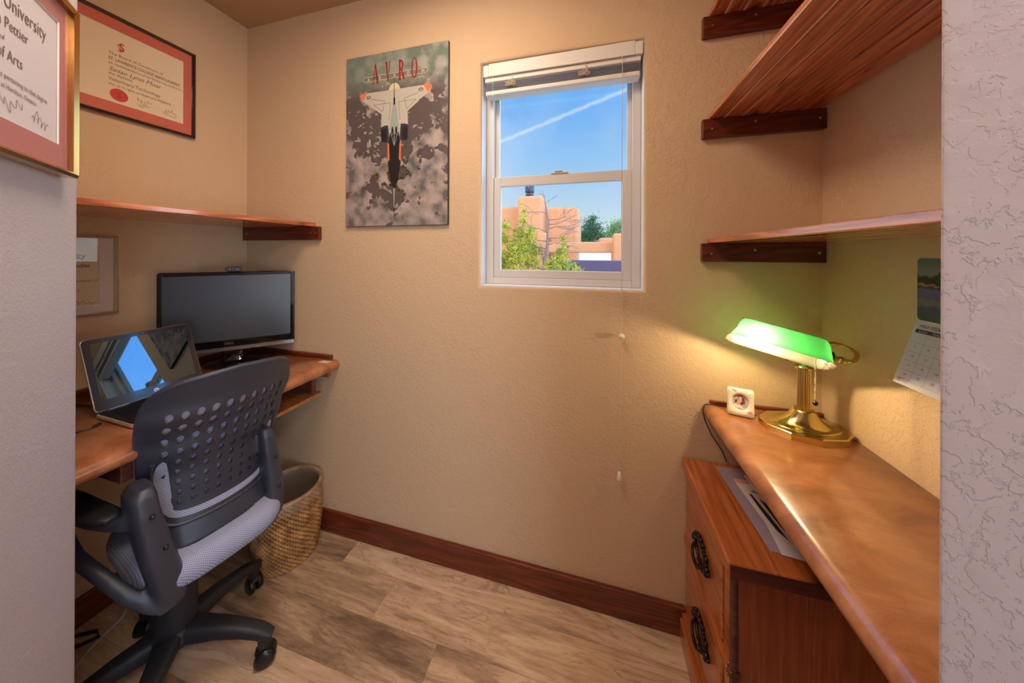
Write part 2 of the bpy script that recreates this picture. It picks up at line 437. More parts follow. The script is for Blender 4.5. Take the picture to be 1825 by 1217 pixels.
M['shelfx'] = wood('dark_stained_ledger', g((46, 14, 8)), g((92, 34, 20)), g((124, 52, 30)), axis=0, rough=.35, coat=.3)
M['base_x'] = wood('baseboard_stain_x', g((54, 16, 8)), g((104, 40, 20)), g((136, 60, 32)), axis=0, rough=.35)
M['base_y'] = wood('baseboard_stain_y', g((54, 16, 8)), g((104, 40, 20)), g((136, 60, 32)), axis=1, rough=.35)
M['desk'] = laminate('copper_laminate', g((128, 70, 42)), g((172, 106, 66)), g((200, 136, 90)))
M['desk_wood'] = wood('desk_support_wood', g((70, 34, 28)), g((104, 54, 44)), g((126, 70, 56)), axis=0, rough=.4, knots=False)
M['tray'] = wood('oak_tray', g((120, 72, 34)), g((176, 112, 56)), g((204, 140, 76)), axis=0, rough=.35, knots=False)
M['chest_y'] = wood('honey_pine_y', g((130, 62, 28)), g((178, 96, 48)), g((204, 122, 66)), axis=1, rough=.28, coat=.4, knots=True)
M['chest_z'] = wood('honey_pine_z', g((134, 64, 36)), g((160, 82, 48)), g((180, 100, 60)), axis=2, rough=.33, coat=.3, knots=False)
M['chest_dark'] = wood('chest_end_grain', g((50, 20, 14)), g((92, 42, 30)), g((118, 58, 40)), axis=0, rough=.4, knots=False)

# printed plank floor: rows along x, staggered ends
m = mat('plank_floor', (.4, .3, .2), rough=.42, spec=.4); M['floor'] = m; t = m.node_tree; b = t.nodes['Principled BSDF']
tcn = N(t, 'ShaderNodeTexCoord'); sp = N(t, 'ShaderNodeSeparateXYZ', ins={0: tcn.outputs['Object']})
PW, PL = .137 * SC, 1.31 * SC
ry = math_n(t, 'DIVIDE', math_n(t, 'SUBTRACT', sp.outputs[1], .898 * SC), PW)
row = math_n(t, 'FLOOR', ry); fy = math_n(t, 'FRACT', ry)
offs = math_n(t, 'ADD', math_n(t, 'MULTIPLY', row, -.255 * SC), .74 * SC)
rx = math_n(t, 'DIVIDE', math_n(t, 'ADD', sp.outputs[0], math_n(t, 'MULTIPLY', math_n(t, 'ADD', math_n(t, 'MULTIPLY', row, .255 * SC), .74 * SC), 1.0)), PL)
col_i = math_n(t, 'FLOOR', rx); fx = math_n(t, 'FRACT', rx)
idv = N(t, 'ShaderNodeCombineXYZ', ins={0: row, 1: col_i}); wn = N(t, 'ShaderNodeTexWhiteNoise', noise_dimensions='3D', ins={'Vector': idv.outputs[0]})
sh = N(t, 'ShaderNodeVectorMath', operation='SCALE', ins={0: wn.outputs['Color'], 'Scale': 13.0})
mp = N(t, 'ShaderNodeMapping', ins={'Vector': tcn.outputs['Object'], 'Scale': (1.15, 9.0, 1)})
ad = N(t, 'ShaderNodeVectorMath', operation='ADD', ins={0: mp.outputs[0], 1: sh.outputs[0]})
n1 = N(t, 'ShaderNodeTexNoise', ins={'Vector': ad.outputs[0], 'Scale': 1.1, 'Detail': 6.0, 'Roughness': .6, 'Distortion': .9})
n2 = N(t, 'ShaderNodeTexNoise', ins={'Vector': ad.outputs[0], 'Scale': 9.0, 'Detail': 4.0, 'Roughness': .7})
vein = math_n(t, 'ABSOLUTE', math_n(t, 'SUBTRACT', math_n(t, 'FRACT', math_n(t, 'MULTIPLY', n1.outputs[0], 7.0)), .5))
veink = ramp(t, vein, [(.0, (1, 1, 1)), (.07, (0, 0, 0))])
f = math_n(t, 'ADD', math_n(t, 'MULTIPLY', n1.outputs[0], .7), math_n(t, 'ADD', math_n(t, 'MULTIPLY', n2.outputs[0], .28), math_n(t, 'MULTIPLY', math_n(t, 'SUBTRACT', wn.outputs['Value'], .5), .22)))
cc = ramp(t, f, [(.30, g((118, 94, 76))), (.42, g((172, 142, 114))), (.52, g((204, 172, 140))), (.64, g((226, 198, 166)))])
cc = mixc(t, math_n(t, 'MULTIPLY', veink, .45), cc, g((98, 70, 54)))
ex = math_n(t, 'MINIMUM', math_n(t, 'MULTIPLY', math_n(t, 'MINIMUM', fy, math_n(t, 'SUBTRACT', 1.0, fy)), PW), math_n(t, 'MULTIPLY', math_n(t, 'MINIMUM', fx, math_n(t, 'SUBTRACT', 1.0, fx)), PL))
gap = ramp(t, math_n(t, 'MULTIPLY', ex, 100.0), [(.07, (1, 1, 1)), (.16, (0, 0, 0))])
cc = mixc(t, math_n(t, 'MULTIPLY', gap, .4), cc, g((90, 66, 50)))
t.links.new(cc, b.inputs['Base Color'])
bp = N(t, 'ShaderNodeBump', ins={'Height': n2.outputs[0], 'Strength': .1, 'Distance': .001}); t.links.new(bp.outputs[0], b.inputs['Normal'])

# ------------------------------------------------------------------ room shell
JX0, JX1, JZ0, JZ1 = -.435, .170, 1.145, 2.030   # window opening
FR_Y = 1.205                                      # inner face of the window frame
EX, EY = -.98, .359                               # end of the hallway wall on the left
dL = Vector((-.788, .616, 0)); nL = Vector((.616, .788, 0))
E2 = Vector((.2915, .3555, 0))

fl = struct('floor', MB().box(-2.0, 3.0, -2.6, 1.14, -.05, 0), M['floor'], origin=(0, 0, 0))
struct('ceiling', MB().box(-2.0, 3.0, -2.6, 1.4, CEIL, CEIL + .08), M['ceil'])
mb = MB()                                         # back wall with the window opening cut out of it, rounded reveals
wx0, wx1, wy0, wy1 = XL - .12, XR + .16, D, D + .13
mb.box(wx0, JX0, wy0, wy1, -.05, CEIL); mb.box(JX1, wx1, wy0, wy1, -.05, CEIL)
mb.box(JX0, JX1, wy0, wy1, -.05, JZ0); mb.box(JX0, JX1, wy0, wy1, JZ1, CEIL)
import bmesh


def holed_wall():
    rb = .012; n = 5
    # rounded-edge opening: rings from the wall face into the reveal
    def rect(e, y):
        return [(JX0 - e, y, JZ0 - e), (JX1 + e, y, JZ0 - e), (JX1 + e, y, JZ1 + e), (JX0 - e, y, JZ1 + e)]
    rr = [rect(.03, D)]
    for i in range(n + 1):
        a = PI / 2 * i / n; rr.append(rect(rb * (1 - math.sin(a)), D + rb * (1 - math.cos(a))))
    rr.append(rect(0, D + .13))
    m_ = MB()
    m_.rings([[Vector(p) for p in q] for q in rr], caps=False, smooth=True)
    e = .03
    o_ = [(wx0, -.05), (wx1, -.05), (wx1, CEIL), (wx0, CEIL)]; i_ = [(JX0 - e, JZ0 - e), (JX1 + e, JZ0 - e), (JX1 + e, JZ1 + e), (JX0 - e, JZ1 + e)]
    for k in range(4):
        j = (k + 1) % 4
        m_.add([(*p[:1], D, p[1]) for p in (o_[k], o_[j], i_[j], i_[k])], [(0, 1, 2, 3)])
    i2 = [(JX0, JZ0), (JX1, JZ0), (JX1, JZ1), (JX0, JZ1)]
    for k in range(4):
        j = (k + 1) % 4
        m_.add([(p[0], D + .13, p[1]) for p in (o_[k], o_[j], i2[j], i2[k])], [(3, 2, 1, 0)])
        a, c = o_[k], o_[j]
        m_.add([(a[0], D, a[1]), (c[0], D, c[1]), (c[0], D + .13, c[1]), (a[0], D + .13, a[1])], [(3, 2, 1, 0)])
    return m_


struct('wall_back', holed_wall(), M['wall'])
struct('wall_left', MB().box(XL - .12, XL, EY - .02, D, -.05, CEIL), M['wall'])
struct('wall_right', MB().box(XR, XR + .12, .3555, D, -.05, CEIL), M['wall'])
# hallway walls: they run diagonally past the camera; the left one ends at EX,EY, the right one at E2
def rounded(poly, idx, r_=.012, n=5):
    q = []
    for i, p in enumerate(poly):
        if i in idx:
            p = Vector((*p, 0)); a = (Vector((*poly[i - 1], 0)) - p).normalized(); c = (Vector((*poly[(i + 1) % len(poly)], 0)) - p).normalized()
            for k in range(n + 1):
                s_ = k / n; q0 = p + a * r_; q2 = p + c * r_
                w_ = q0 * (1 - s_) ** 2 + p * 2 * s_ * (1 - s_) + q2 * s_ ** 2; q.append((w_.x, w_.y))
        else: q.append(tuple(p))
    return q


eL = Vector((EX, EY, 0)); fL = eL - dL * 2.5
hl = [(EX, EY), (-1.9, EY), (-1.9, .18), (-1.15, .18), (fL.x - .10, fL.y - .12), (fL.x, fL.y)]
o = struct('wall_front', MB().prism(rounded(hl, {0}), -.05, CEIL), plaster('hallway_fine_texture_paint', g((186, 175, 176)), scale=150, blob=90, strength=.6))
fR = E2 - dL * 1.75
hr = [(E2.x, E2.y), (fR.x, fR.y), (fR.x + .1, fR.y + .12), (.85, .10), (.85, E2.y)]
struct('wall_front_right', MB().prism(rounded(hr, {0}, .006), -.05, CEIL), M['hallwall'])
# hallway end wall with a glazed door that lets the daylight in
pa, pb = fL, fR
mid = (pa + pb) / 2; du = (pb - pa).normalized(); wl = (pb - pa).length; dv = Vector((-du.y, du.x, 0)); dv = dv if dv.dot(dL) < 0 else -dv
mb = MB(); fr = (pa, du, Vector((0, 0, 1)), dv)
x0, x1 = wl / 2 - .40, wl / 2 + .40
mb.prism([(-.2, -.05), (x0, -.05), (x0, CEIL), (-.2, CEIL)], 0, .1, fr); mb.prism([(x1, -.05), (wl + .2, -.05), (wl + .2, CEIL), (x1, CEIL)], 0, .1, fr); mb.prism([(x0, 2.0), (x1, 2.0), (x1, CEIL), (x0, CEIL)], 0, .1, fr)
struct('wall_end', mb, M['hallwall'])
door = bpy.data.objects.new('door_1', None); C.objects.link(door); door['kind'] = 'structure'; door.location = pa
mb = MB()
for a, c in ((x0, x0 + .05), (x1 - .05, x1)): mb.prism([(a, 0), (c, 0), (c, 2.0), (a, 2.0)], .03, .07, fr)
for a, c in ((0, .12), (1.95, 2.0)): mb.prism([(x0, a), (x1, a), (x1, c), (x0, c)], .03, .07, fr)
for k in (1, 2): xx = x0 + .05 + (x1 - x0 - .1) * k / 3; mb.prism([(xx - .008, .1), (xx + .008, .1), (xx + .008, 1.96), (xx - .008, 1.96)], .04, .06, fr)
for k in range(1, 5): zz = .12 + 1.83 * k / 5; mb.prism([(x0, zz - .008), (x1, zz - .008), (x1, zz + .008), (x0, zz + .008)], .04, .06, fr)
obj('door_frame', mb, M['white'], door, world=True)
obj('door_glass', MB().prism([(x0 + .05, .12), (x1 - .05, .12), (x1 - .05, 1.95), (x0 + .05, 1.95)], .049, .051, fr), M['window'], door, world=True)

# painted window reveal
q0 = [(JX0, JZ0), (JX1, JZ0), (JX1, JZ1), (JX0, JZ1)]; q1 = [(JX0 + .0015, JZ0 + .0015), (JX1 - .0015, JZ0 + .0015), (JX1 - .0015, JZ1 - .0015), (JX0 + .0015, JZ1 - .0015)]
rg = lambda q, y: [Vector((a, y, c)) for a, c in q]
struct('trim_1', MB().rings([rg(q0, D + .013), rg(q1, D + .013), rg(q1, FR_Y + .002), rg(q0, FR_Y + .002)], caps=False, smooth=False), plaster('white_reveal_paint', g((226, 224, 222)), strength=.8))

# baseboards
struct('baseboard_back', MB().box(XL, .30, D - .016, D, 0, .096), M['base_x'], bevel=.003, origin=(XL, D, 0))
struct('baseboard_left', MB().box(XL, XL + .016, EY, D - .016, 0, .096), M['base_y'], bevel=.003, origin=(XL, EY, 0))

# ------------------------------------------------------------------ window (double hung)
win = bpy.data.objects.new('window_1', None); C.objects.link(win); win.location = ((JX0 + JX1) / 2, FR_Y, JZ0); win['kind'] = 'structure'
def frame_mb(x0, x1, z0, z1, y0, y1, wl_, wr, wb, wt, mb=None):
    mb = mb or MB()
    mb.box(x0, x0 + wl_, y0, y1, z0, z1); mb.box(x1 - wr, x1, y0, y1, z0, z1)
    mb.box(x0 + wl_, x1 - wr, y0, y1, z0, z0 + wb); mb.box(x0 + wl_, x1 - wr, y0, y1, z1 - wt, z1)
    return mb
FX0, FX1, FZ0, FZ1 = JX0 + .002, JX1 - .002, JZ0 + .002, JZ1 - .002
obj('window_frame', frame_mb(FX0, FX1, FZ0, FZ1, FR_Y, FR_Y + .05, .030, .030, .026, .03), M['white'], win, world=True, bevel=.002)
LZ = 1.568                                       # top of the lower sash
obj('lower_sash', frame_mb(FX0 + .030, FX1 - .030, FZ0 + .026, LZ + .022, FR_Y + .008, FR_Y + .024, .030, .034, .032, .040), M['white'], win, world=True, bevel=.002)
obj('upper_sash', frame_mb(FX0 + .030, FX1 - .030, LZ - .01, FZ1 - .03, FR_Y + .026, FR_Y + .042, .018, .016, .03, .02), M['white'], win, world=True, bevel=.002)
obj('glass_pane', MB().box(FX0 + .058, FX1 - .062, FR_Y + .016, FR_Y + .018, FZ0 + .056, LZ - .016), M['window'], win, world=True)
obj('glass_pane', MB().box(FX0 + .046, FX1 - .044, FR_Y + .033, FR_Y + .035, LZ + .018, FZ1 - .048), M['window'], win, world=True)
mb = MB().box(-.165, -.095, FR_Y + .004, FR_Y + .026, LZ + .022, LZ + .029).box(-.150, -.118, FR_Y, FR_Y + .018, LZ + .029, LZ + .036)
obj('sash_lock', mb, M['white'], win, world=True, bevel=.002)

# ------------------------------------------------------------------ raised blind
bl = thing('window_blind', 'white raised venetian blind with grey stacked slats in the window', 'blind', ((JX0 + JX1) / 2, 1.165, 1.97))
mb = MB().box(JX0 + .028, JX1 - .030, 1.146, 1.152, 1.976, 2.026)
obj('valance', mb, M['blindw'], bl, world=True, bevel=.002)
for a, c in ((JX0 + .006, JX0 + .028), (JX1 - .030, JX1 - .004)): obj('valance_clip', MB().box(a, c, 1.147, 1.18, 1.976, 2.022), M['blindw'], bl, world=True, bevel=.002)
obj('headrail', MB().box(JX0 + .010, JX1 - .010, 1.155, 1.20, 1.958, 1.995), M['blindw'], bl, world=True, bevel=.003)
for k in range(6):
    z = 1.925 + k * .0052
    rr = []
    for x in (JX0 + .016, JX1 - .014):
        rr.append([Vector((x, 1.153 + .046 * i / 6, z + .0035 * math.sin(PI * i / 6))) for i in range(7)] + [Vector((x, 1.199 - .046 * i / 6, z - .0010 + .0035 * math.sin(PI * (1 - i / 6)))) for i in range(7)])
    obj('slat', MB().rings(rr, smooth=False), M['slat'], bl, world=True)
obj('bottom_rail', MB().box(JX0 + .014, JX1 - .012, 1.152, 1.20, 1.903, 1.922), M['blindw'], bl, world=True, bevel=.005, seg=3)
for x, sd in ((-.315, 3), (-.035, 5)):
    rnd = random.Random(sd); pts = []
    for i in range(40):
        a = i * 1.1; pts.append((x + .026 * math.cos(a) * rnd.uniform(.4, 1), 1.146 + rnd.uniform(-.004, .003), 1.938 + .016 * math.sin(a * 1.3) * rnd.uniform(.4, 1)))
    obj('cord_knot', MB().tube([(x, 1.15, 1.975)] + pts, .0011, 5), M['cord'], bl, world=True)
pts = [(.097, 1.143, 1.976), (.0965, 1.140, 1.75), (.095, 1.132, 1.5), (.0955, 1.128, 1.25), (.098, 1.122, 1.06), (.0965, 1.120, 1.0)]
cd = obj('lift_cord', MB().tube(pts, .0011, 6), M['cord'], bl, world=True)
obj('lift_cord', MB().tube([(.0965, 1.120, .985), (.096, 1.122, .9), (.093, 1.123, .75), (.0925, 1.123, .62), (.0905, 1.12, .515)], .0008, 6), M['cord'], bl, world=True)
obj('cord_bead', MB().sphere((.0965, 1.118, .988), .0105, 16, 10, sz=.9), M['blindw'], bl, world=True)
obj('cord_tassel', MB().lathe([(.0035, .0), (.0055, -.004), (.0085, -.026), (.007, -.03), (.001, -.031)], (.0905, 1.118, .517), 14), M['blindw'], bl, world=True)
obj('tilt_wand', MB().cyl((-.388, 1.146, 1.97), (-.386, 1.146, 1.232), .0028, n=6, smooth=False), M['pane'], bl, world=True)

# ------------------------------------------------------------------ slatted shelves
def shelf(name, label, x0, x1, ztop_led, led_h, y0, n, th, lab2, front_h=None, xend=None, screws=()):
    t_ = thing(name, label, 'shelf', ((x0 + x1) / 2, y0, ztop_led - led_h), group='slatted wall shelves')
    obj('wall_bracket', MB().box(x0, x1, D - .020, D - .0005, ztop_led - led_h, ztop_led), M['shelfx'], t_, world=True, bevel=.002)
    return t_


def slats(t_, xs, y0, y1, z0, th):
    for a, c, h in xs:
        obj('slat', MB().box(a, c, y0, y1, z0, z0 + h), M['shelf'], t_, world=True, bevel=.0025)


def screw(t_, x, z):
    obj('screw', MB().cyl((x, D - .0215, z), (x, D - .0195, z), .0035, n=12), M['steel'], t_, world=True)


for nm, zt, hh, lab in (('slatted_shelf', 1.3095, .060, 'lowest right slatted wood shelf just above the green lamp'),
                        ('slatted_shelf', 1.714, .0615, 'middle right slatted wood shelf with its orange underside in full view'),
                        ('slatted_shelf', 2.048, .065, 'topmost right slatted wood shelf cut off by the picture top')):
    s_ = shelf(nm, lab, .3435, XR - .001, zt, hh, .40, 6, .0165, lab)
    wslat = (XR - .002 - .3625) / 6
    slats(s_, [(.3625 + wslat * i, .3625 + wslat * (i + 1) - .0085, .0160) for i in range(6)], .372, D - .002, zt + .0003, .016)
    screw(s_, .370, zt - .034); screw(s_, .490, zt - .022); screw(s_, .655, zt - .030)
s_ = shelf('slatted_shelf', 'left slatted wood shelf over the computer monitor', XL + .001, -1.2185, 1.3926, .0615, .40, 7, .018, '')
wslat = (-1.238 - XL - .002) / 7
slats(s_, [(XL + .002 + wslat * i, XL + .002 + wslat * (i + 1) - .013, .0175) for i in range(7)], .365, D - .002, 1.3929, .017)
for x in (-1.235, -1.262, -1.66): screw(s_, x, 1.364)

# ------------------------------------------------------------------ desks (wall-hung laminate tops)
def edge_top(x_front, x_back, y0, y1, z0, z1, r_=.020):
    """slab with a bullnosed front edge running along y"""
    sgn = 1 if x_back > x_front else -1; n = 8; prof = []
    zc = (z0 + z1) / 2; h = (z1 - z0) / 2
    for i in range(n + 1):
        a = -PI / 2 + PI * i / n; prof.append((x_front + sgn * (r_ - r_ * math.cos(a)), zc + h * math.sin(a)))
    prof += [(x_back, z1), (x_back, z0)]
    m_ = MB(); rr = [[Vector((x, y, z)) for x, z in prof] for y in (y0, y1)]
    m_.rings(rr, smooth=True)
    return m_


DZ = .785
dl = thing('wall_desk', 'copper brown laminate wall desk on the left under the computers', 'desk', (-1.4, .75, .741), group='wall-hung desks')
o = obj('desktop', edge_top(-1.112, XL + .001, EY + .002, D - .003, .741, DZ, .024), M['desk'], dl, world=True)
obj('backsplash', MB().box(XL + .016, -1.150, D - .016, D - .001, DZ, DZ + .020), M['base_x'], dl, world=True, bevel=.002)
obj('backsplash', MB().box(XL + .001, XL + .016, EY + .002, D - .001, DZ, DZ + .020), M['base_y'], dl, world=True, bevel=.002)
obj('support_beam', MB().box(XL + .001, -1.17, .497, .520, .676, .7405), M['desk_wood'], dl, world=True, bevel=.002)
obj('support_beam', MB().box(XL + .001, -1.160, D - .022, D - .001, .706, .7405), M['tray'], dl, world=True, bevel=.002)
obj('tray_hanger', MB().box(-1.60, -1.185, 1.060, 1.080, .655, .7405), M['desk_wood'], dl, world=True, bevel=.001)
obj('tray_hanger', MB().box(-1.60, -1.185, .655, .675, .655, .7405), M['desk_wood'], dl, world=True, bevel=.001)
obj('keyboard_tray', MB().box(-1.62, -1.165, .64, 1.095, .640, .654), M['tray'], dl, world=True, bevel=.002)
tag(obj('paper_label', MB().obox((-1.155, 1.098, DZ + .0006), (.024, .0, 0), (.004, .012, 0), (0, 0, .0004)), M['label']), 'small white paper label stuck on the left desk corner', 'label')

dr = thing('wall_desk', 'copper brown laminate wall counter on the right carrying the lamp', 'desk', (.5, .75, .741), group='wall-hung desks')
obj('desktop', edge_top(.349, XR - .001, E2.y + .003, D - .003, .741, DZ, .024), M['desk'], dr, world=True)
obj('backsplash', MB().box(.372, XR - .002, D - .012, D - .001, DZ, DZ + .010), M['base_x'], dr, world=True, bevel=.002)

# ------------------------------------------------------------------ chest of drawers
ch = thing('chest_of_drawers', 'honey pine chest of drawers with dark ornate pulls below the right counter', 'chest', (.48, .96, 0))
obj('chest_top', MB().box(.290, .655, .772, D - .004, .561, .595), M['chest_y'], ch, world=True, bevel=.005, seg=3)
obj('top_end_trim', MB().box(.2935, .650, .7705, .7725, .5635, .5925), M['chest_dark'], ch, world=True, bevel=.001)
obj('carcass', MB().box(.318, .652, .792, D - .006, .0, .561), M['chest_z'], ch, world=True, bevel=.002)
mb = MB()
for z0, z1 in ((.553, .561), (.308, .347), (.084, .095)):
    mb.box(.305, .320, .800, D - .006, z0, z1)
for k, (z0, z1) in enumerate(((.326, .335), (.312, .320), (.339, .345))): mb.box(.296 + .002 * k, .306, .798, D - .006, z0, z1)
mb.box(.290, .320, .790, D - .006, .0, .084); mb.box(.284, .320, .786, D - .006, .0, .066); mb.box(.305, .320, .800, .834, .09, .56)
mb.box(.303, .320, 1.118, D - .006, 0, .561)
obj('drawer_rail', mb, M['chest_y'], ch, world=True, bevel=.002)
for z0, z1 in ((.338, .556), (.090, .322)):
    obj('corner_post', MB().cyl((.311, .796, z0), (.311, .796, z1), .0085, n=16), M['chest_dark'], ch, world=True)
for z in (.322, .545): obj('post_collar', MB().box(.300, .322, .786, .806, z, z + .016), M['chest_dark'], ch, world=True, bevel=.003)
def pull(z0, z1, parent):
    mb = MB(); cy, cz = .962, z0 + .088 if z0 > .2 else .212; x = .297
    ry, rz = .040, .027
    ring = [(x - .003, cy + ry * math.cos(a), cz + rz * math.sin(a)) for a in [2 * PI * i / 28 for i in range(28)]]
    mb.tube(ring, .0042, 8, closed=True)
    for i in range(30):                           # scrollwork beads round the plate
        a = 2 * PI * i / 30; k = 1.0 + .16 * (i % 3 == 0)
        mb.sphere((x - .002, cy + (ry + .003) * k * math.cos(a), cz + (rz + .003) * k * math.sin(a)), .0046 if i % 3 else .0064, 8, 6)
    for s_ in (-1, 1):
        mb.sphere((x - .004, cy + s_ * (ry + .010), cz), .0075, 8, 6); mb.sphere((x - .003, cy + s_ * (ry + .021), cz), .0045, 8, 6)
        mb.tube([(x - .004, cy + s_ * ry * .9, cz + .004), (x - .014, cy + s_ * ry * .85, cz - .012), (x - .017, cy + s_ * ry * .45, cz - .027), (x - .017, cy, cz - .030)], [.003, .0035, .004, .005], 8)
    for s_ in (-1, 1): mb.sphere((x - .003, cy, cz + s_ * (rz + .008)), .0068, 8, 6)
    obj('drawer_pull', mb, M['bronze'], parent, world=True)
for z0, z1 in ((.349, .551), (.097, .305)):
    df = obj('drawer', MB().box(.300, .320, .836, 1.116, z0, z1), M['chest_y'], ch, world=True, bevel=.004, seg=2)
    pull(z0, z1, df)

# paper and mail on the chest
MZ = .5958
def sheet(name, label, cat, c, ang, wx, wy, z, mt, th=.0006, group='mail on the chest'):
    a = R(ang); t_ = obj(name, MB().obox((c[0], c[1], z + th / 2), (wx / 2 * math.cos(a), wx / 2 * math.sin(a), 0), (-wy / 2 * math.sin(a), wy / 2 * math.cos(a), 0), (0, 0, th / 2)), mt)
    return tag(t_, label, cat, group)
sheet('plastic_sleeve', 'clear plastic zip sleeve lying under the letters on the chest', 'sleeve', (.462, .972), 3, .150, .285, MZ, M['plastic_clear'])
sheet('letter', 'pale pink slip at the far end of the mail stack on the chest', 'letter', (.457, 1.010), 4, .085, .11, MZ + .0008, M['pinkpaper'])
e1 = sheet('envelope', 'white printed envelope on top of the mail stack on the chest', 'letter', (.468, .948), 5, .098, .20, MZ + .0016, M['mail'])
sheet('letter', 'white folded letter at the near end of the mail stack', 'letter', (.466, .882), -6, .09, .13, MZ + .0009, M['paper'], th=.0005)
mb = text_mb([('chr', 0, 0, .014, 'LEFT', 1, 0, .03)], depth=0)
mb2 = MB().add([(-.030 + p.x, .064 + p.z, .0009) for p in mb.v], mb.f)
pr = obj('print', MB().prism([(-.040, .055), (-.034, .058), (-.024, -.02), (-.018, -.085), (-.030, -.060), (-.036, -.01)], .0007, .0009).prism([(-.022, .045), (-.012, .030), (-.006, -.060), (-.014, -.055)], .0007, .0009).add(mb2.v, mb2.f), M['maild'], e1)
sheet('booklet', 'thin cream booklet edge-on beneath the counter edge', 'booklet', (.505, .96), 6, .09, .25, MZ + .0024, M['paperc'], th=.0035)

# ------------------------------------------------------------------ banker's lamp
LX, LY = .567, 1.027
lamp = thing('desk_lamp', 'lit brass desk lamp with a green glass shade on the right counter', 'lamp', (LX, LY, DZ))
def deca(rx, ry, z, n=10, ph=0):
    ang = [18 + 36 * i for i in range(10)]
    q = []
    for a in ang:
        a = R(a); q.append(Vector((rx * math.cos(a), ry * math.sin(a), z)))
    return q
prof = [(.103, .075, 0), (.103, .075, .017), (.101, .073, .0185)]
mb = MB().rings([deca(*p) for p in prof], smooth=False)
obj('lamp_base', mb, M['brass'], lamp, bevel=.0012)
mb = MB()
rr = []
for rx, ry, z in ((.080, .052, .0183), (.078, .050, .0205), (.070, .044, .0205), (.060, .038, .024), (.045, .032, .033), (.033, .027, .045), (.027, .025, .056), (.024, .024, .060), (.020, .020, .062)):
    rr.append([Vector((rx * math.cos(a), ry * math.sin(a), z)) for a in [2 * PI * i / 40 for i in range(40)]])
mb.rings(rr)
obj('base_dome', mb, M['brass'], lamp)
rr = []
for z in (.060, .175):
    rr.append([Vector(((.0138 + .0009 * math.cos(18 * a)) * math.cos(a), (.0138 + .0009 * math.cos(18 * a)) * math.sin(a), z)) for a in [2 * PI * i / 108 for i in range(108)]])
obj('lamp_column', MB().rings(rr), M['brass'], lamp)
obj('column_cap', MB().lathe([(.018, .172), (.019, .176), (.019, .180), (.010, .184), (.007, .195), (.006, .200)], n=24), M['brass'], lamp)
# green cased-glass shade: opening tilted towards the room
m = bpy.data.materials.new('green_cased_glass'); m.use_nodes = True; t = m.node_tree; t.nodes.clear()
geo = N(t, 'ShaderNodeNewGeometry')
GREEN, OPAL = (.04, .62, .12, 1), (.95, .90, .70, 1)
def cased(front):
    df = N(t, 'ShaderNodeBsdfDiffuse', ins={'Color': GREEN if front else OPAL})
    tl = N(t, 'ShaderNodeBsdfTranslucent', ins={'Color': (.09, .68, .16, 1)})
    a = N(t, 'ShaderNodeMixShader', ins={0: .58, 1: df.outputs[0], 2: tl.outputs[0]})
    gl = N(t, 'ShaderNodeBsdfGlossy', ins={'Roughness': .18, 'Color': (1, 1, 1, 1)}); fr_ = N(t, 'ShaderNodeFresnel', ins={'IOR': 1.45})
    return N(t, 'ShaderNodeMixShader', ins={0: math_n(t, 'MULTIPLY', fr_.outputs[0], .8), 1: a.outputs[0], 2: gl.outputs[0]}).outputs[0]
mx = N(t, 'ShaderNodeMixShader', ins={0: geo.outputs['Backfacing'], 1: cased(True), 2: cased(False)})
N(t, 'ShaderNodeOutputMaterial', ins={'Surface': mx.outputs[0]})
M['green'] = m
SA = Vector((.207, -.075, -.046)).normalized(); SB = SA.cross(Vector((0, 0, 1))).normalized(); SU = SB.cross(SA)
if SU.z < 0: SU = -SU
SC0 = Vector((.478 - LX, .980 - LY, 1.013 - DZ)); SHL = .112
ct, st = math.cos(R(27)), math.sin(R(27))
SN = SB * ct + SU * st; SV = SU * ct - SB * st   # SN towards the near rim, SV towards the crown
def SP(a, n, v): return SC0 + SA * a + SN * n + SV * v
PROF = [(.049, 0), (.0425, .0045), (.0385, .011), (.0365, .021), (.0350, .034), (.0305, .048), (.0215, .060), (.0105, .0665), (0, .068)]
def shade_pt(u, v):
    """u along -1..1, v round the section 0 (near rim) .. 1 (far rim)"""
    w0 = (1 - abs(2 * v - 1)) * 8; k0 = min(int(w0), 7); fr0 = w0 - k0
    P0, P1 = PROF[k0], PROF[k0 + 1]; n = (P0[0] + (P1[0] - P0[0]) * fr0) * (1 if v < .5 else -1); z = P0[1] + (P1[1] - P0[1]) * fr0
    e = abs(u)
    # plan of an end: the rim runs out to a tip, the crown is shorter and rounded over
    half = SHL * (1 - .11 * min(1, z / .05) ** .8)
    if e < .78: x = half * e; k = 1
    else:
        w_ = (e - .78) / .22; x = half * (.78 + .22 * math.sin(w_ * PI / 2)); k = math.cos(w_ * PI / 2)
    return SP(math.copysign(x, u) + .08 * z, n * k ** .75 if k < 1 else n, z * (k ** .55 if k < 1 else 1))
NU, NV = 56, 32
grid = [[shade_pt(-1 + 2 * i / NU, j / NV) for j in range(NV + 1)] for i in range(NU + 1)]
mb = MB(); mb.add([p for r_ in grid for p in r_], [(i * (NV + 1) + j, i * (NV + 1) + j + 1, (i + 1) * (NV + 1) + j + 1, (i + 1) * (NV + 1) + j) for i in range(NU) for j in range(NV)], True)
f0 = mb.f[(NU // 2) * NV + NV // 2]; nn = (mb.v[f0[1]] - mb.v[f0[0]]).cross(mb.v[f0[2]] - mb.v[f0[0]])
if nn.dot(SV) < 0: mb.f = [f_[::-1] for f_ in mb.f]
obj('lamp_shade', mb, M['green'], lamp)
M['bulb'] = mat('glowing_bulb', (1, .9, .7), emit=(1.0, .84, .52), estr=6)
mb = MB()
mb.rings([[SP(-.045 + h_, r_ * math.cos(a), .026 + r_ * math.sin(a)) for a in [2 * PI * i / 20 for i in range(20)]] for r_, h_ in ((.001, -.034), (.012, -.030), (.017, -.018), (.017, -.006), (.011, .012), (.009, .022))])
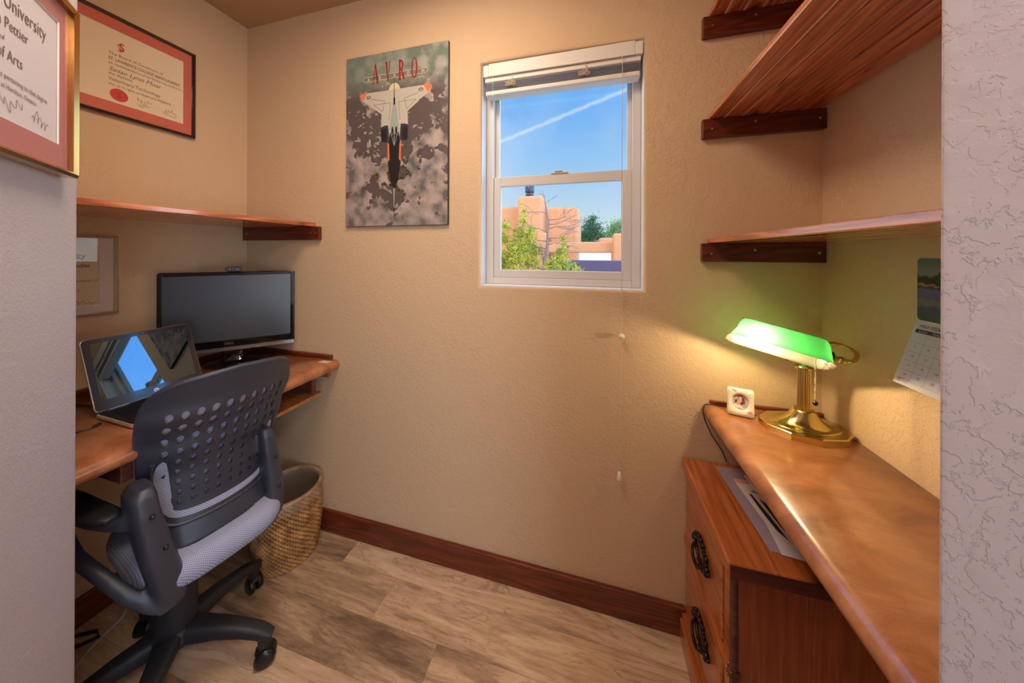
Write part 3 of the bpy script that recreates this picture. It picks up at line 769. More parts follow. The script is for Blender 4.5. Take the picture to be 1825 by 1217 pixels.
obj('light_bulb', mb, M['bulb'], lamp)
mb = MB().rings([[SP(-.022 + h_, r_ * math.cos(a), .026 + r_ * math.sin(a)) for a in [2 * PI * i / 16 for i in range(16)]] for r_, h_ in ((.009, 0), (.012, .002), (.012, .045), (.006, .05))])
obj('bulb_socket', mb, M['brass'], lamp)
KB = Vector((.004, .016, .196)); HB_ = Vector((-SB.x, -SB.y, 0)).normalized(); ZZ = Vector((0, 0, 1))
kr = SP(SHL * .90 + .006, -.004, .028); ball = kr + SA * .020
mb = MB().tube(smooth3([ball, ball + SA * .022 + HB_ * .012 + ZZ * .004, kr + SA * .058 + HB_ * .050 + ZZ * .016, kr + SA * .046 + HB_ * .078 + ZZ * .022, kr + SA * .010 + HB_ * .082 + ZZ * .018, SP(.04, -.078, .012), KB + Vector((.0, .012, .0)), KB]), .0048, 12)
obj('yoke_arm', mb, M['brass'], lamp)
kl = SP(-SHL * .55, -.056, .030)
mb = MB().tube(smooth3([kl, kl + HB_ * .018, SP(-.03, -.078, .018), KB + Vector((-.006, .014, 0)), KB]), .0048, 12)
obj('yoke_arm', mb, M['brass'], lamp)
def disc(o_, ax, prof):
    u = ax.orthogonal().normalized(); w_ = ax.cross(u)
    return MB().rings([[o_ + ax * h_ + u * r_ * math.cos(a) + w_ * r_ * math.sin(a) for a in [2 * PI * i / 20 for i in range(20)]] for r_, h_ in prof])
obj('yoke_washer', disc(kr, SA, ((.013, -.010), (.0145, -.006), (.0145, .002), (.010, .004))), M['bronze'], lamp)
obj('yoke_knob', disc(kr, SA, ((.0065, .003), (.0075, .007), (.0055, .010), (.0085, .014), (.0095, .019), (.0085, .024), (.004, .028), (.001, .029))), M['brass'], lamp)
obj('yoke_washer', disc(kl, HB_, ((.010, -.014), (.012, -.010), (.012, .004), (.006, .006))), M['bronze'], lamp)
pc = SP(.070, .032, .010); mb = MB()
nb = 32
for i in range(nb): mb.sphere((pc.x + .0006 * math.sin(i), pc.y, pc.z - i * .0036), .0017, 6, 4)
obj('pull_chain', mb, M['brass'], lamp)
obj('chain_ball', MB().sphere((pc.x, pc.y, pc.z - nb * .0036 - .004), .0058, 14, 10), M['bronze'], lamp)
tag(obj('lamp_cord', MB().tube([(LX - .09, LY + .05, DZ + .003), (.46, 1.112, DZ + .003), (.40, 1.120, DZ + .003), (.372, 1.122, DZ + .003), (.352, 1.118, DZ + .001), (.344, 1.110, .770), (.350, 1.11, .74), (.372, 1.118, .69), (.405, 1.125, .64), (.418, 1.128, .605)], .0018, 8), M['black']), 'thin black lamp cord draped over the counter edge', 'cord')
lp_ = SP(-.045, .004, .014) + Vector((LX, LY, DZ))
light('lamp_bulb_light', 'POINT', lp_, 5.6, (1.0, .80, .46), shadow_soft_size=.018)

# small porcelain picture frame
pf = thing('photo_frame', 'small rose-painted porcelain photo frame standing beside the brass lamp', 'photo frame', (.431, 1.064, DZ + .0006), (R(-8), 0, R(-14.5)))
def wavy(hw, h, k=1.0):
    q = []
    for (cx, cz, dx, dz) in ((-1, 0, 1, 0), (1, 0, 0, 1), (1, 1, -1, 0), (-1, 1, 0, -1)):
        for i in range(12):
            s_ = i / 12; a = (cx + 2 * dx * s_) if dx else cx; c = (cz * 2 - 1 + 2 * dz * s_) if dz else cz * 2 - 1
            d_ = .05 * math.sin(PI * s_)
            if dx: c -= math.copysign(d_, c)
            else: a -= math.copysign(d_, a)
            rr_ = max(abs(a), abs(c)); m4 = (abs(a) ** 7 + abs(c) ** 7) ** (1 / 7)
            q.append((a / m4 * rr_ * hw * k, h / 2 + c / m4 * rr_ * h / 2 * k))
    return q
mb = MB(); rr = [[Vector((a, y, c)) for a, c in wavy(.035, .083, k)] for k, y in ((.96, .010), (1, .006), (1, -.001), (.93, -.005))]
mb.rings(rr[:3], caps=False); mb.add(rr[0], [tuple(range(48))]);
hole = [Vector((.0225 * math.cos(a), -.005, .0415 + .0255 * math.sin(a))) for a in [R(-135) + 2 * PI * i / 48 for i in range(48)]]
hole2 = [Vector((p.x * .86, .001, .0415 + (p.z - .0415) * .86)) for p in hole]
mb.rings([rr[2], rr[3], hole, hole2], caps=False)
obj('frame', mb, M['porcelain'], pf)
ph = obj('photo', flat(MB(), ellipse(0, .0415, .020, .0228), .0008), M['photobg'], pf)
obj('photo_hair', flat(flat(MB(), ellipse(0.000, .0535, .0062, .0075), .0004), ellipse(.007, .044, .0042, .012), .0004), M['hair'], ph)
obj('photo_skin', flat(flat(flat(flat(MB(), ellipse(-.0002, .0525, .0042, .0056), .0002), ellipse(-.002, .0445, .006, .004), .0001), ellipse(-.0055, .0375, .005, .005), .0), ellipse(.008, .032, .005, .005), .0), M['skin'], ph)
obj('photo_dress', flat(flat(MB(), ellipse(-.009, .042, .005, .006), .0003), ellipse(.0045, .038, .006, .005), .00015), M['dress'], ph)
obj('photo_shirt', flat(flat(MB(), ellipse(-.008, .030, .009, .006), .00005), ellipse(.004, .0275, .008, .005), .00012), M['photow'], ph)
for cx, cz in ((-.018, .075), (-.013, .0735), (.0235, .0185), (.0195, .0155), (.026, .0145)):
    obj('painted_rose', flat(MB(), ellipse(cx, cz, .0042, .0034, 12), -.0053), M['pinkp'], pf)
for cx, cz in ((-.027, .069), (-.024, .064), (.020, .067), (.0245, .060), (.025, .070), (.013, .0085), (.021, .008)): obj('painted_leaf', flat(MB(), ellipse(cx, cz, .0035, .0016, 10), -.00525), M['leafp'], pf)

# ------------------------------------------------------------------ pictures
def framed(name, label, loc, rot, wd, ht, bar, depth, fm, mm, pm, inner, cat='framed certificate'):
    """local x right, z up, origin at the lower left corner on the wall; faces -y"""
    t_ = thing(name, label, cat, loc, rot, 'framed certificates')
    mb = MB(); o_ = [(0, 0), (wd, 0), (wd, ht), (0, ht)]; i_ = [(bar, bar), (wd - bar, bar), (wd - bar, ht - bar), (bar, ht - bar)]; mdl = [(bar * .5, bar * .5), (wd - bar * .5, bar * .5), (wd - bar * .5, ht - bar * .5), (bar * .5, ht - bar * .5)]
    ring = lambda q, y: [Vector((a, y, c)) for a, c in q]
    mb.rings([ring(o_, -.001), ring(o_, -depth * .85), ring(mdl, -depth), ring(i_, -depth * .8), ring(i_, -depth * .35)], caps=False, smooth=False)
    obj('frame', mb, fm, t_)
    x0, x1, z0, z1 = inner
    mo = [(bar * .8, bar * .8), (wd - bar * .8, bar * .8), (wd - bar * .8, ht - bar * .8), (bar * .8, ht - bar * .8)]; mi = [(x0, z0), (x1, z0), (x1, z1), (x0, z1)]
    k = .0015; mj = [(x0 + k, z0 + k), (x1 - k, z0 + k), (x1 - k, z1 - k), (x0 + k, z1 - k)]
    obj('mat_board', MB().rings([ring(mo, -depth * .45), ring(mi, -depth * .45)], caps=False, smooth=False), mm, t_)
    obj('mat_bevel', MB().rings([ring(mi, -depth * .45), ring(mj, -depth * .36)], caps=False, smooth=False), M['bevelw'], t_)
    cert = obj('certificate', flat(MB(), mo, -depth * .34), pm, t_)
    obj('glass', MB().box(bar, wd - bar, -depth * .60, -depth * .57, bar, ht - bar), M['pane'], t_)
    return t_, cert, -depth * .34


# red-matted certificate on the left wall
zb, zt_ = 1.7643, 2.1285; yr = .9243
W2 = .445; t_, cert, yc = framed('certificate_frame', 'black framed certificate with a red mat and round red seal', (XL + .0005, yr - W2, zb), (0, 0, R(90)), W2, zt_ - zb, .010, .020, M['blackframe'], M['redmat'], M['paperc'], (W2 - .402, W2 - .0375, .0505, .314))
X = lambda a: W2 - (yr - a)                       # world y -> local x
from_l = .716
L0 = W2 - .243                                    # text left margin
mb = text_mb([('The Board of Governors of', L0, .2215, .0140, 'LEFT', .92), ('ST. LAWRENCE COLLEGE SAINT-LAURENT', L0, .2020, .0155, 'LEFT', .66, 0, .012),
              ('on recommendation of the faculty, has conferred upon', L0, .1865, .0125, 'LEFT', .79), ('Susan Lynn Moar', L0, .163, .0215, 'LEFT', .92, .35), ('the diploma', L0, .1485, .0125), ('Veterinary Technology', L0, .1280, .0175, 'LEFT', .84), ('with all its rights, privileges and obligations', L0, .1110, .0125, 'LEFT', .78)])
mb = MB().add([p + Vector((0, yc - .0002, 0)) for p in mb.v], mb.f)
obj('lettering', mb, M['inkg'], cert); mb = MB()
for a, b_, c_, d_, s_ in ((L0 + .072, .087, .04, .02, 2), (L0 + .072, .073, .035, .012, 9), (L0 + .145, .082, .04, .018, 4), (L0 + .150, .067, .035, .008, 6)):
    mb = MB(); scribble(mb, a, b_, c_, d_, s_, yc - .0006, .0005); obj('signature', mb, M['inkg'], cert)
sl = obj('seal', MB().prism(ellipse(L0 + .026, .082, .0225, .0225, 32), 0, .0006, ((0, yc - .0003, 0), (1, 0, 0), (0, 0, 1), (0, -1, 0))), M['red'], cert)
obj('seal_stamp', text_mb([('S', L0 + .026, .0735, .022, 'CENTER', 1, 0, .02)], depth=-yc + .0012), M['redd'], cert)
mb = text_mb([('S', L0 + .032, .247, .040, 'CENTER', .80, 0, .015), ('S', L0 + .027, .2415, .040, 'CENTER', .80, 0, -.012)], depth=-yc + .0004)
obj('college_mark', mb, M['red'], cert)

# champagne framed certificate behind the laptop
zb, zt_ = 1.0515, 1.329; yr = .7045; W3 = .36
t_, cert, yc = framed('certificate_frame', 'champagne framed certificate with a grey mat behind the laptop', (XL + .0005, yr - W3, zb), (0, 0, R(90)), W3, zt_ - zb, .009, .020, M['champagne'], M['greymat'], M['paperb'], (.05, W3 - .042, .035, (zt_ - zb) - .036))
mb = text_mb([('McMaster University', W3 - .072, .198, .026, 'RIGHT', .8, 0, .03), ('Institute of Environmental Studies', W3 - .062, .168, .018, 'RIGHT', .8, 0, .03), ('having completed the requirements of', W3 - .046, .117, .015, 'RIGHT', .8, .5), ('has been granted to Susan', W3 - .084, .085, .012, 'RIGHT', .8)])
mb = MB().add([p + Vector((0, yc - .0002, 0)) for p in mb.v], mb.f)
obj('lettering', mb, M['inkg'], cert); mb = MB()
scribble(mb, W3 - .11, .045, .06, .012, 5, yc - .0006, .0005)
obj('signature', mb, M['ink'], cert)

# gold framed degree on the near left wall
W1, H1 = .40, .306
p0 = eL + nL * .0006 - dL * (.062 + W1)
t_, cert, yc = framed('certificate_frame', 'gold framed degree with a rose mat hanging on the near left wall', (p0.x, p0.y, 1.4085), (0, 0, math.atan2(dL.y, dL.x)), W1, H1, .010, .022, M['gold'], M['pinkmat'], M['paper'], (.035, W1 - .034, .052, H1 - .042))
rx = W1 - .06
mb = text_mb([('McMaster University', rx - .006, .212, .030, 'RIGHT', .78, 0, .0), ('Susan Lynn Pettier', rx - .05, .182, .023, 'RIGHT', .8, 0, 0), ('the degree of', rx - .10, .162, .011, 'RIGHT'), ('Bachelor of Arts', rx - .062, .138, .023, 'RIGHT', .8, 0, 0), ('with all the rights and privileges pertaining to that degree', rx - .002, .110, .0115, 'RIGHT', .85), ('this 4th day of June 1982 at Hamilton, Ontario', rx - .03, .096, .0105, 'RIGHT', .85)])
mb = MB().add([p + Vector((0, yc - .0002, 0)) for p in mb.v], mb.f)
obj('lettering', mb, M['inkg'], cert); mb = MB()
for a, b_, c_, d_, s_ in ((rx - .19, .080, .05, .02, 3), (rx - .115, .079, .055, .02, 8), (rx - .04, .074, .04, .02, 12)):
    mb = MB(); scribble(mb, a, b_, c_, d_, s_, yc - .0006, .00045); obj('signature', mb, M['inkg'], cert)

# ------------------------------------------------------------------ aircraft poster on the back wall
PX0, PX1, PZ0, PZ1 = -1.0722, -.5712, 1.3890, 2.1378; PWD, PHT = PX1 - PX0, PZ1 - PZ0
po = thing('aircraft_poster', 'mounted aircraft poster of a white delta jet above clouds', 'poster', (PX0, D - .0005, PZ0))
obj('backing_board', MB().box(0, PWD, -.013, 0, 0, PHT), M['black'], po, bevel=.0006)
m = mat('poster_print', (.3, .3, .3), rough=.3, spec=.5); t = m.node_tree; b = t.nodes['Principled BSDF']
tcn = N(t, 'ShaderNodeTexCoord'); sp = N(t, 'ShaderNodeSeparateXYZ', ins={0: tcn.outputs['Object']})
hz = math_n(t, 'DIVIDE', sp.outputs[2], PHT * SC)
n1 = N(t, 'ShaderNodeTexNoise', ins={'Vector': tcn.outputs['Object'], 'Scale': 8.5, 'Detail': 8.0, 'Roughness': .52, 'Distortion': .25})
n2 = N(t, 'ShaderNodeTexNoise', ins={'Vector': tcn.outputs['Object'], 'Scale': 45.0, 'Detail': 3.0})
n4 = N(t, 'ShaderNodeTexNoise', ins={'Vector': tcn.outputs['Object'], 'Scale': 120.0, 'Detail': 2.0})
sea = mixc(t, math_n(t, 'GREATER_THAN', n4.outputs[0], .56), g((92, 80, 78)), g((84, 74, 70)))
spk = ramp(t, n4.outputs[0], [(.56, (0, 0, 0)), (.62, (1, 1, 1))])
lowk = ramp(t, hz, [(.30, (1, 1, 1)), (.5, (0, 0, 0))])
land = ramp(t, n4.outputs[0], [(.44, g((26, 22, 18))), (.55, g((96, 84, 66)))])
landm = ramp(t, math_n(t, 'ADD', n1.outputs[0], math_n(t, 'MULTIPLY', n2.outputs[0], .15)), [(.53, (0, 0, 0)), (.545, (1, 1, 1))])
sea = mixc(t, math_n(t, 'MULTIPLY', landm, lowk), sea, land)
# cumulus more common at the bottom and near both edges, plus specks in the middle
bias = ramp(t, hz, [(.0, (.20, .20, .20)), (.35, (.08, .08, .08)), (.55, (.015, .015, .015)), (.72, (.0, .0, .0)), (.85, (.0, .0, .0))])
xc = math_n(t, 'ABSOLUTE', math_n(t, 'SUBTRACT', math_n(t, 'DIVIDE', sp.outputs[0], PWD * SC), .5))
cl = math_n(t, 'ADD', math_n(t, 'ADD', n1.outputs[0], bias), math_n(t, 'MULTIPLY', math_n(t, 'SUBTRACT', xc, .25), .22))
clm = ramp(t, math_n(t, 'ADD', cl, math_n(t, 'MULTIPLY', math_n(t, 'SUBTRACT', n2.outputs[0], .5), .12)), [(.585, (0, 0, 0)), (.605, (1, 1, 1))])
mp3 = N(t, 'ShaderNodeMapping', ins={'Vector': tcn.outputs['Object'], 'Location': (.37, 0, .11)})
n3 = N(t, 'ShaderNodeTexNoise', ins={'Vector': mp3.outputs[0], 'Scale': 16.0, 'Detail': 5.0})
clc = ramp(t, n3.outputs[0], [(.34, g((98, 94, 90))), (.5, g((146, 134, 126))), (.66, g((176, 158, 148)))])
smalls = ramp(t, N(t, 'ShaderNodeTexNoise', ins={'Vector': N(t, 'ShaderNodeMapping', ins={'Vector': tcn.outputs['Object'], 'Scale': (26, 26, 40)}).outputs[0], 'Scale': 1.0, 'Detail': 2.0}).outputs[0], [(.64, (0, 0, 0)), (.67, (1, 1, 1))])
cc = mixc(t, smalls, sea, g((156, 146, 140)))
cc = mixc(t, clm, cc, clc)
haze = ramp(t, hz, [(.74, (0, 0, 0)), (.88, (1, 1, 1))])
hc = mixc(t, ramp(t, n3.outputs[0], [(.4, (0, 0, 0)), (.6, (1, 1, 1))]), g((110, 124, 110)), mixc(t, math_n(t, 'MULTIPLY', sp.outputs[0], 1.6, clamp=True), g((128, 136, 118)), g((170, 164, 154))))
cc = mixc(t, haze, cc, hc)
t.links.new(cc, b.inputs['Base Color'])
pr = obj('print', flat(MB(), [(.001, .001), (PWD - .001, .001), (PWD - .001, PHT - .001), (.001, PHT - .001)], -.0133), m, po)
U = lambda q: [(u * PWD, (1 - v) * PHT) for u, v in q]
mir = lambda q: [(.996 - u, v) for u, v in q]
pm = {k: mat('print_' + k, g(c), rough=.4) for k, c in dict(white=(182, 174, 158), grey=(120, 114, 106), dark=(34, 30, 30), orange=(222, 118, 62), navy=(48, 50, 64), cream=(206, 190, 150), line=(66, 60, 54), red=(150, 34, 36), pink=(196, 96, 92), glass=(150, 160, 150), cyan=(150, 158, 150)).items()}
def art(name, polys, mt, lvl):
    if name in ('jet_wing_tip', 'jet_roundel', 'jet_roundel_ring', 'jet_roundel_leaf', 'jet_intake', 'jet_intake_mouth', 'jet_stripe', 'jet_canopy', 'jet_fin') and len(polys) > 1:
        for q in polys: o_ = art(name, [q], mt, lvl)
        return o_
    mb = MB()
    for q in polys: flat(mb, U(q), -.0133 - .00012 * lvl)
    return obj(name, mb, mt, pr)
def lines(q, wd):
    out = []
    for (a, b_), (c, d_) in zip(q, q[1:]):
        dx, dz = (c - a) * PWD, (d_ - b_) * PHT; L_ = math.hypot(dx, dz) or 1; nx, nz_ = -dz / L_ * wd / PWD, dx / L_ * wd / PHT
        out.append([(a - nx, b_ - nz_), (c - nx, d_ - nz_), (c + nx, d_ + nz_), (a + nx, b_ + nz_)])
    return out
art('print_banner', [[(.174, .142), (.196, .128), (.794, .128), (.817, .142), (.796, .156), (.196, .156)]], pm['grey'], 1)
art('print_banner_edge', lines([(.174, .142), (.196, .128), (.794, .128), (.817, .142), (.796, .156), (.196, .156), (.174, .142)], .0009), pm['cream'], 2)
art('jet_engine_glow', [[(.497 + .055 * math.cos(a), .226 - .04 * math.sin(a)) for a in [PI * i / 12 for i in range(13)]]], pm['cream'], 2)
half = [(.496, .218), (.451, .223), (.222, .222), (.177, .222), (.150, .226), (.140, .231), (.177, .267), (.253, .300), (.258, .294), (.262, .306), (.370, .356), (.366, .420), (.366, .44), (.44, .44), (.45, .50), (.496, .53)]
art('jet_body', [half, mir(half)], pm['white'], 3)
tip = [(.140, .231), (.150, .226), (.168, .220), (.222, .222), (.180, .266)]
art('jet_wing_tip', [tip, mir(tip)], pm['orange'], 4)
pn = [lines([(.267, .261), (.40, .281), (.38, .343)], .0007), lines([(.38, .343), (.29, .296), (.458, .297), (.444, .399)], .0007)]
pl_ = [q for a in pn for q in a]; art('jet_panel_line', pl_ + [mir(q) for q in pl_], pm['line'], 4)
art('jet_roundel', [[(.237 + .022 * math.cos(a), .248 + .010 * math.sin(a)) for a in [2 * PI * i / 20 for i in range(20)]], [(.751 + .022 * math.cos(a), .246 + .010 * math.sin(a)) for a in [2 * PI * i / 20 for i in range(20)]]], pm['navy'], 4)
art('jet_roundel_ring', [[(c_ + .014 * math.cos(a), .247 + .0064 * math.sin(a)) for a in [2 * PI * i / 20 for i in range(20)]] for c_ in (.237, .751)], pm['cream'], 5)
art('jet_roundel_leaf', [[(c_ + .007 * math.cos(a), .247 + .003 * math.sin(a)) for a in [2 * PI * i / 12 for i in range(12)]] for c_ in (.237, .751)], pm['red'], 6)
ink_ = [(.364, .432), (.40, .424), (.437, .424), (.437, .512), (.425, .520), (.38, .520), (.366, .510)]
art('jet_intake', [ink_, mir(ink_)], pm['navy'], 4)
inn = [(.372, .448), (.39, .442), (.418, .446), (.420, .512), (.38, .514), (.372, .504)]
art('jet_intake_mouth', [inn, mir(inn)], pm['dark'], 5)
art('jet_spine', [[(.488, .293), (.506, .293), (.530, .371), (.545, .45), (.448, .45), (.466, .371)]], pm['cyan'], 4)
art('jet_fin', [[(.496, .088), (.499, .29), (.491, .29), (.494, .16)], [(.489, .27), (.505, .27), (.507, .31), (.486, .31)]], pm['line'], 5)
nose = [(.458, .467), (.538, .467), (.558, .530), (.562, .642), (.532, .75), (.507, .787), (.489, .787), (.464, .75), (.434, .642), (.438, .530)]
art('jet_nose', [nose], pm['dark'], 5)
orr = [(.432, .528), (.446, .528), (.452, .622), (.434, .636)]
art('jet_stripe', [orr, mir(orr)], pm['orange'], 6)
art('jet_canopy_frame', lines([(.462, .462), (.498, .545), (.534, .462)], .0012) + lines([(.498, .45), (.498, .54)], .0016) + lines([(.468, .487), (.498, .466), (.528, .487)], .0012), pm['glass'], 7)
art('jet_canopy', [[(.468, .455), (.476, .435), (.484, .435), (.492, .462), (.474, .476)], [(.528, .455), (.52, .435), (.512, .435), (.504, .462), (.522, .476)]], pm['dark'], 6)
art('jet_probe', [[(.491, .787), (.506, .787), (.503, .894), (.496, .894)]], pm['cyan'], 6)
art('jet_probe_tip', [[(.494, .894), (.505, .894), (.501, .94), (.498, .94)]], pm['dark'], 6)
# tall serif title letters drawn as strokes
LA = [(.301, .060), (.312, .060), (.338, .172), (.320, .172)]; LA2 = [(.303, .060), (.307, .066), (.286, .172), (.280, .172)]
ser = lambda x, z, w_: [(x - w_, z), (x + w_, z), (x + w_, z + .003), (x - w_, z + .003)]
V1 = [(.408, .061), (.425, .061), (.437, .174), (.430, .174)]; V2 = [(.449, .061), (.455, .061), (.436, .174), (.431, .174)]
Ostem = [(.541, .061), (.557, .061), (.557, .174), (.541, .174)]
Rb = [(.557 + .027 * math.cos(a), .089 + .028 * math.sin(a)) for a in [-PI / 2 + PI * i / 12 for i in range(13)]] + [(.557 + .013 * math.cos(a), .089 + .021 * math.sin(a)) for a in [PI / 2 - PI * i / 12 for i in range(13)]]
Rl = [(.560, .115), (.572, .115), (.600, .173), (.582, .175)]
def oring(rx0, rx1): return [[(.689 + (rx0 if o_ else rx1) * math.cos(a) * (1 if o_ else 1), .118 + (.059 if o_ else .052) * math.sin(a)) for o_, a in ((1, R(k * 15)), (1, R(k * 15 + 15)), (0, R(k * 15 + 15)), (0, R(k * 15)))] for k in range(24)]
halo = 1
art('title_letter', [LA, LA2, [(.289, .135), (.325, .135), (.325, .139), (.289, .139)], ser(.283, .172, .012), ser(.330, .172, .014), V1, V2, ser(.416, .059, .014), ser(.452, .059, .012), Ostem, Rb, Rl, ser(.548, .059, .014), ser(.548, .172, .014)] + oring(.030, .016), pm['red'], 8)
obj('banner_letter', text_mb([(c_, u * PWD, (1 - .1525) * PHT, .020, 'CENTER', .8, 0, .02) for c_, u in (('A', .235), ('R', .352), ('R', .497), ('O', .630), ('W', .770))], depth=.0133 + .00035), pm['cream'], pr)
obj('artist_signature', (lambda q: (scribble(q, .93 * PWD, .022 * PHT, .05 * PWD, .008, 4, -.0136, .0004), q)[1])(MB()), pm['dark'], pr)

# ------------------------------------------------------------------ wall calendar on the right wall
cal = thing('wall_calendar', 'wall calendar showing May 2026 hanging on the right wall', 'calendar', (XR - .0006, .856, 1.0), (0, 0, R(-90)))
CW = .235
m = mat('calendar_photo', (.3, .3, .3), rough=.25); t = m.node_tree; b = t.nodes['Principled BSDF']
tcn = N(t, 'ShaderNodeTexCoord'); sp = N(t, 'ShaderNodeSeparateXYZ', ins={0: tcn.outputs['Object']})
hz = math_n(t, 'DIVIDE', math_n(t, 'SUBTRACT', sp.outputs[2], .137 * SC), .131 * SC)
nz = N(t, 'ShaderNodeTexNoise', ins={'Vector': tcn.outputs['Object'], 'Scale': 60.0, 'Detail': 4.0})
h2 = math_n(t, 'ADD', hz, math_n(t, 'MULTIPLY', math_n(t, 'SUBTRACT', nz.outputs[0], .5), .16))
cc = ramp(t, h2, [(.02, g((44, 60, 66))), (.20, g((52, 58, 104))), (.30, g((110, 106, 96))), (.36, g((84, 80, 128))), (.50, g((96, 92, 132))), (.53, g((34, 34, 26))), (.585, g((160, 120, 110))), (.60, g((40, 40, 34))), (.70, g((46, 46, 44))), (.74, g((120, 128, 126))), (.95, g((96, 110, 112)))])
t.links.new(cc, b.inputs['Base Color'])
obj('calendar_photo', MB().prism(rrect(0, CW, .137, .268, .008), 0, .0012, ((0, 0, 0), (1, 0, 0), (0, 0, 1), (0, -1, 0))), m, cal)
obj('tree_silhouette', (lambda q: [flat(q, ellipse(.058 + a, .215 + c, .012, .010, 10), -.0016) for a, c in ((0, 0), (.010, .012), (-.006, .018), (.004, .030), (.012, -.006), (-.004, -.008))] and q)(MB()), M['ink'], cal)
# lower page swings out from the wall towards its foot
lean = math.atan2(.040, .137)
PGH = .142
def lp(a, c, o_=0):                               # a across, c down from the fold
    return Vector((a, -.0012 - c * math.sin(lean) - o_ * math.cos(lean), .137 - c * math.cos(lean) + o_ * math.sin(lean) * 0))
mb = MB(); k = .0005
mb.add([lp(0, 0), lp(CW, 0), lp(CW, PGH), lp(0, PGH), lp(0, 0, k), lp(CW, 0, k), lp(CW, PGH, k), lp(0, PGH, k)], [(0, 1, 2, 3), (7, 6, 5, 4), (0, 4, 5, 1), (1, 5, 6, 2), (2, 6, 7, 3), (3, 7, 4, 0)])
page = obj('calendar_page', mb, M['paper'], cal)
def onpage(mbx, lift=.0008):
    q = MB(); q.add([lp(p.x, -p.z, lift) for p in mbx.v], mbx.f); return q
obj('month_title', onpage(text_mb([('MAY 2026', .011, -.0160, .0108, 'LEFT', .85, .1)])), M['ink'], page)
mb = MB(); flat(mb, [(.006, -.0195), (CW - .004, -.0195), (CW - .004, -.0270), (.006, -.0270)], 0)
obj('weekday_band', onpage(mb, .0006), M['maild'], page)
L_ = [(d_, .004 + i * .027 + .009, -.0255, .0055, 'LEFT', .8) for i, d_ in enumerate(('SUNDAY', 'MONDAY', 'TUESDAY', 'WEDNESDAY', 'THURSDAY', 'FRIDAY', 'SATURDAY'))]
obj('weekday_name', onpage(text_mb(L_), .0010), M['paper'], page)
L_ = []
for d_ in range(1, 32):
    i = (d_ + 4); c_, r_ = i % 7, i // 7
    if d_ == 31: L_.append(('31', .004 + .010, -.028 - .0205 * 4 - .0195, .0045)); continue
    L_.append((str(d_), .004 + c_ * .027 + .011, -.028 - .0205 * r_ - .011, .0065, 'LEFT', 1))
L_ += [('Community', .017, -.1285, .0032), ('Resource', .017, -.1320, .0032), ('Directory', .017, -.1355, .0032)]
obj('date_number', onpage(text_mb(L_)), M['ink'], page)
mb = MB()
for r_ in range(6): zz = -.028 - .0205 * r_; flat(mb, [(.003, zz), (CW - .003, zz), (CW - .003, zz - .0004), (.003, zz - .0004)], 0)
for c_ in range(1, 7): xx = .004 + c_ * .027; flat(mb, [(xx, -.028), (xx + .0004, -.028), (xx + .0004, -.1305), (xx, -.1305)], 0)
obj('grid_line', onpage(mb, .0006), M['inkg'], page)
mb = MB()
for q in lines([(0, 0), (1, 0), (.5, 1), (0, 0)], .0): pass
tri = [(.0075, -.1355), (.0145, -.1355), (.011, -.1275)]
for (a, c), (d_, e) in zip(tri, tri[1:] + tri[:1]):
    dx, dz = d_ - a, e - c; l_ = math.hypot(dx, dz); nx, nz_ = -dz / l_ * .0007, dx / l_ * .0007
    flat(mb, [(a - nx, c - nz_), (d_ - nx, e - nz_), (d_ + nx, e + nz_), (a + nx, c + nz_)], 0)
obj('sponsor_logo', onpage(mb, .0008), M['red'], page)

# ------------------------------------------------------------------ monitor
MPHI = R(48.6)
mo = thing('computer_monitor', 'black widescreen computer monitor in the corner on the left desk', 'monitor', (-1.505, .9565, DZ), (0, 0, R(90 - 42.9)))
# local x along the screen, -y towards the viewer
mw, mz0, mz1 = .2215, .068, .404
mb = MB().prism(rrect(-mw, mw, mz0, mz1, .010), 0, .028, ((0, .000, 0), (1, 0, 0), (0, 0, 1), (0, 1, 0)))
obj('housing', mb, M['gloss'], mo, bevel=.003)
obj('bezel', frame_mb(-mw + .004, mw - .004, mz0 + .014, mz1 - .004, -.004, .001, .012, .012, .030, .012), M['gloss'], mo, bevel=.0015)
obj('screen', MB().box(-mw + .014, mw - .014, -.0015, .0005, mz0 + .040, mz1 - .014), M['screen'], mo)
obj('silver_strip', MB().prism(rrect(-mw + .001, mw - .001, mz0 - .001, mz0 + .014, .006), -.006, .016, ((0, 0, 0), (1, 0, 0), (0, 0, 1), (0, 1, 0))), M['silver'], mo)
obj('maker_name', text_mb([('DELL', -.006, mz0 + .0255, .0115, 'CENTER', 1.15, 0, .03)], depth=.0044), M['silver'], mo)
mb = MB()
rr = []
for z, wx, wy in ((.010, .052, .034), (.018, .040, .026), (.034, .036, .020), (.058, .040, .020), (.10, .042, .020)):
    rr.append([Vector((wx * math.copysign(abs(math.cos(a)) ** .5, math.cos(a)), .046 - max(0, z - .05) * .3 + wy * math.copysign(abs(math.sin(a)) ** .5, math.sin(a)), z)) for a in [2 * PI * i / 24 for i in range(24)]])
obj('neck', MB().rings(rr), M['gloss'], mo)
rr = [[Vector((r_ * .100 * math.cos(a), .044 + r_ * .082 * math.sin(a), z)) for a in [2 * PI * i / 48 for i in range(48)]] for r_, z in ((.96, .0), (1, .004), (.99, .008), (.90, .011), (.4, .013))]
obj('stand_base', MB().rings(rr), M['gloss'], mo)
wc = thing('webcam', 'small black webcam clipped on top of the monitor', 'webcam', (-1.500, .962, DZ + mz1 + .0006), (0, 0, R(90 - 42.9)))
obj('body', MB().prism(rrect(-.027, .027, 0, .020, .0095), -.014, .004, ((0, 0, 0), (1, 0, 0), (0, 0, 1), (0, 1, 0))), M['chair'], wc, bevel=.003, seg=3)
obj('lens', MB().cyl((-.010, -.0165, .010), (-.010, -.013, .010), .0058, n=20), M['gloss'], wc)
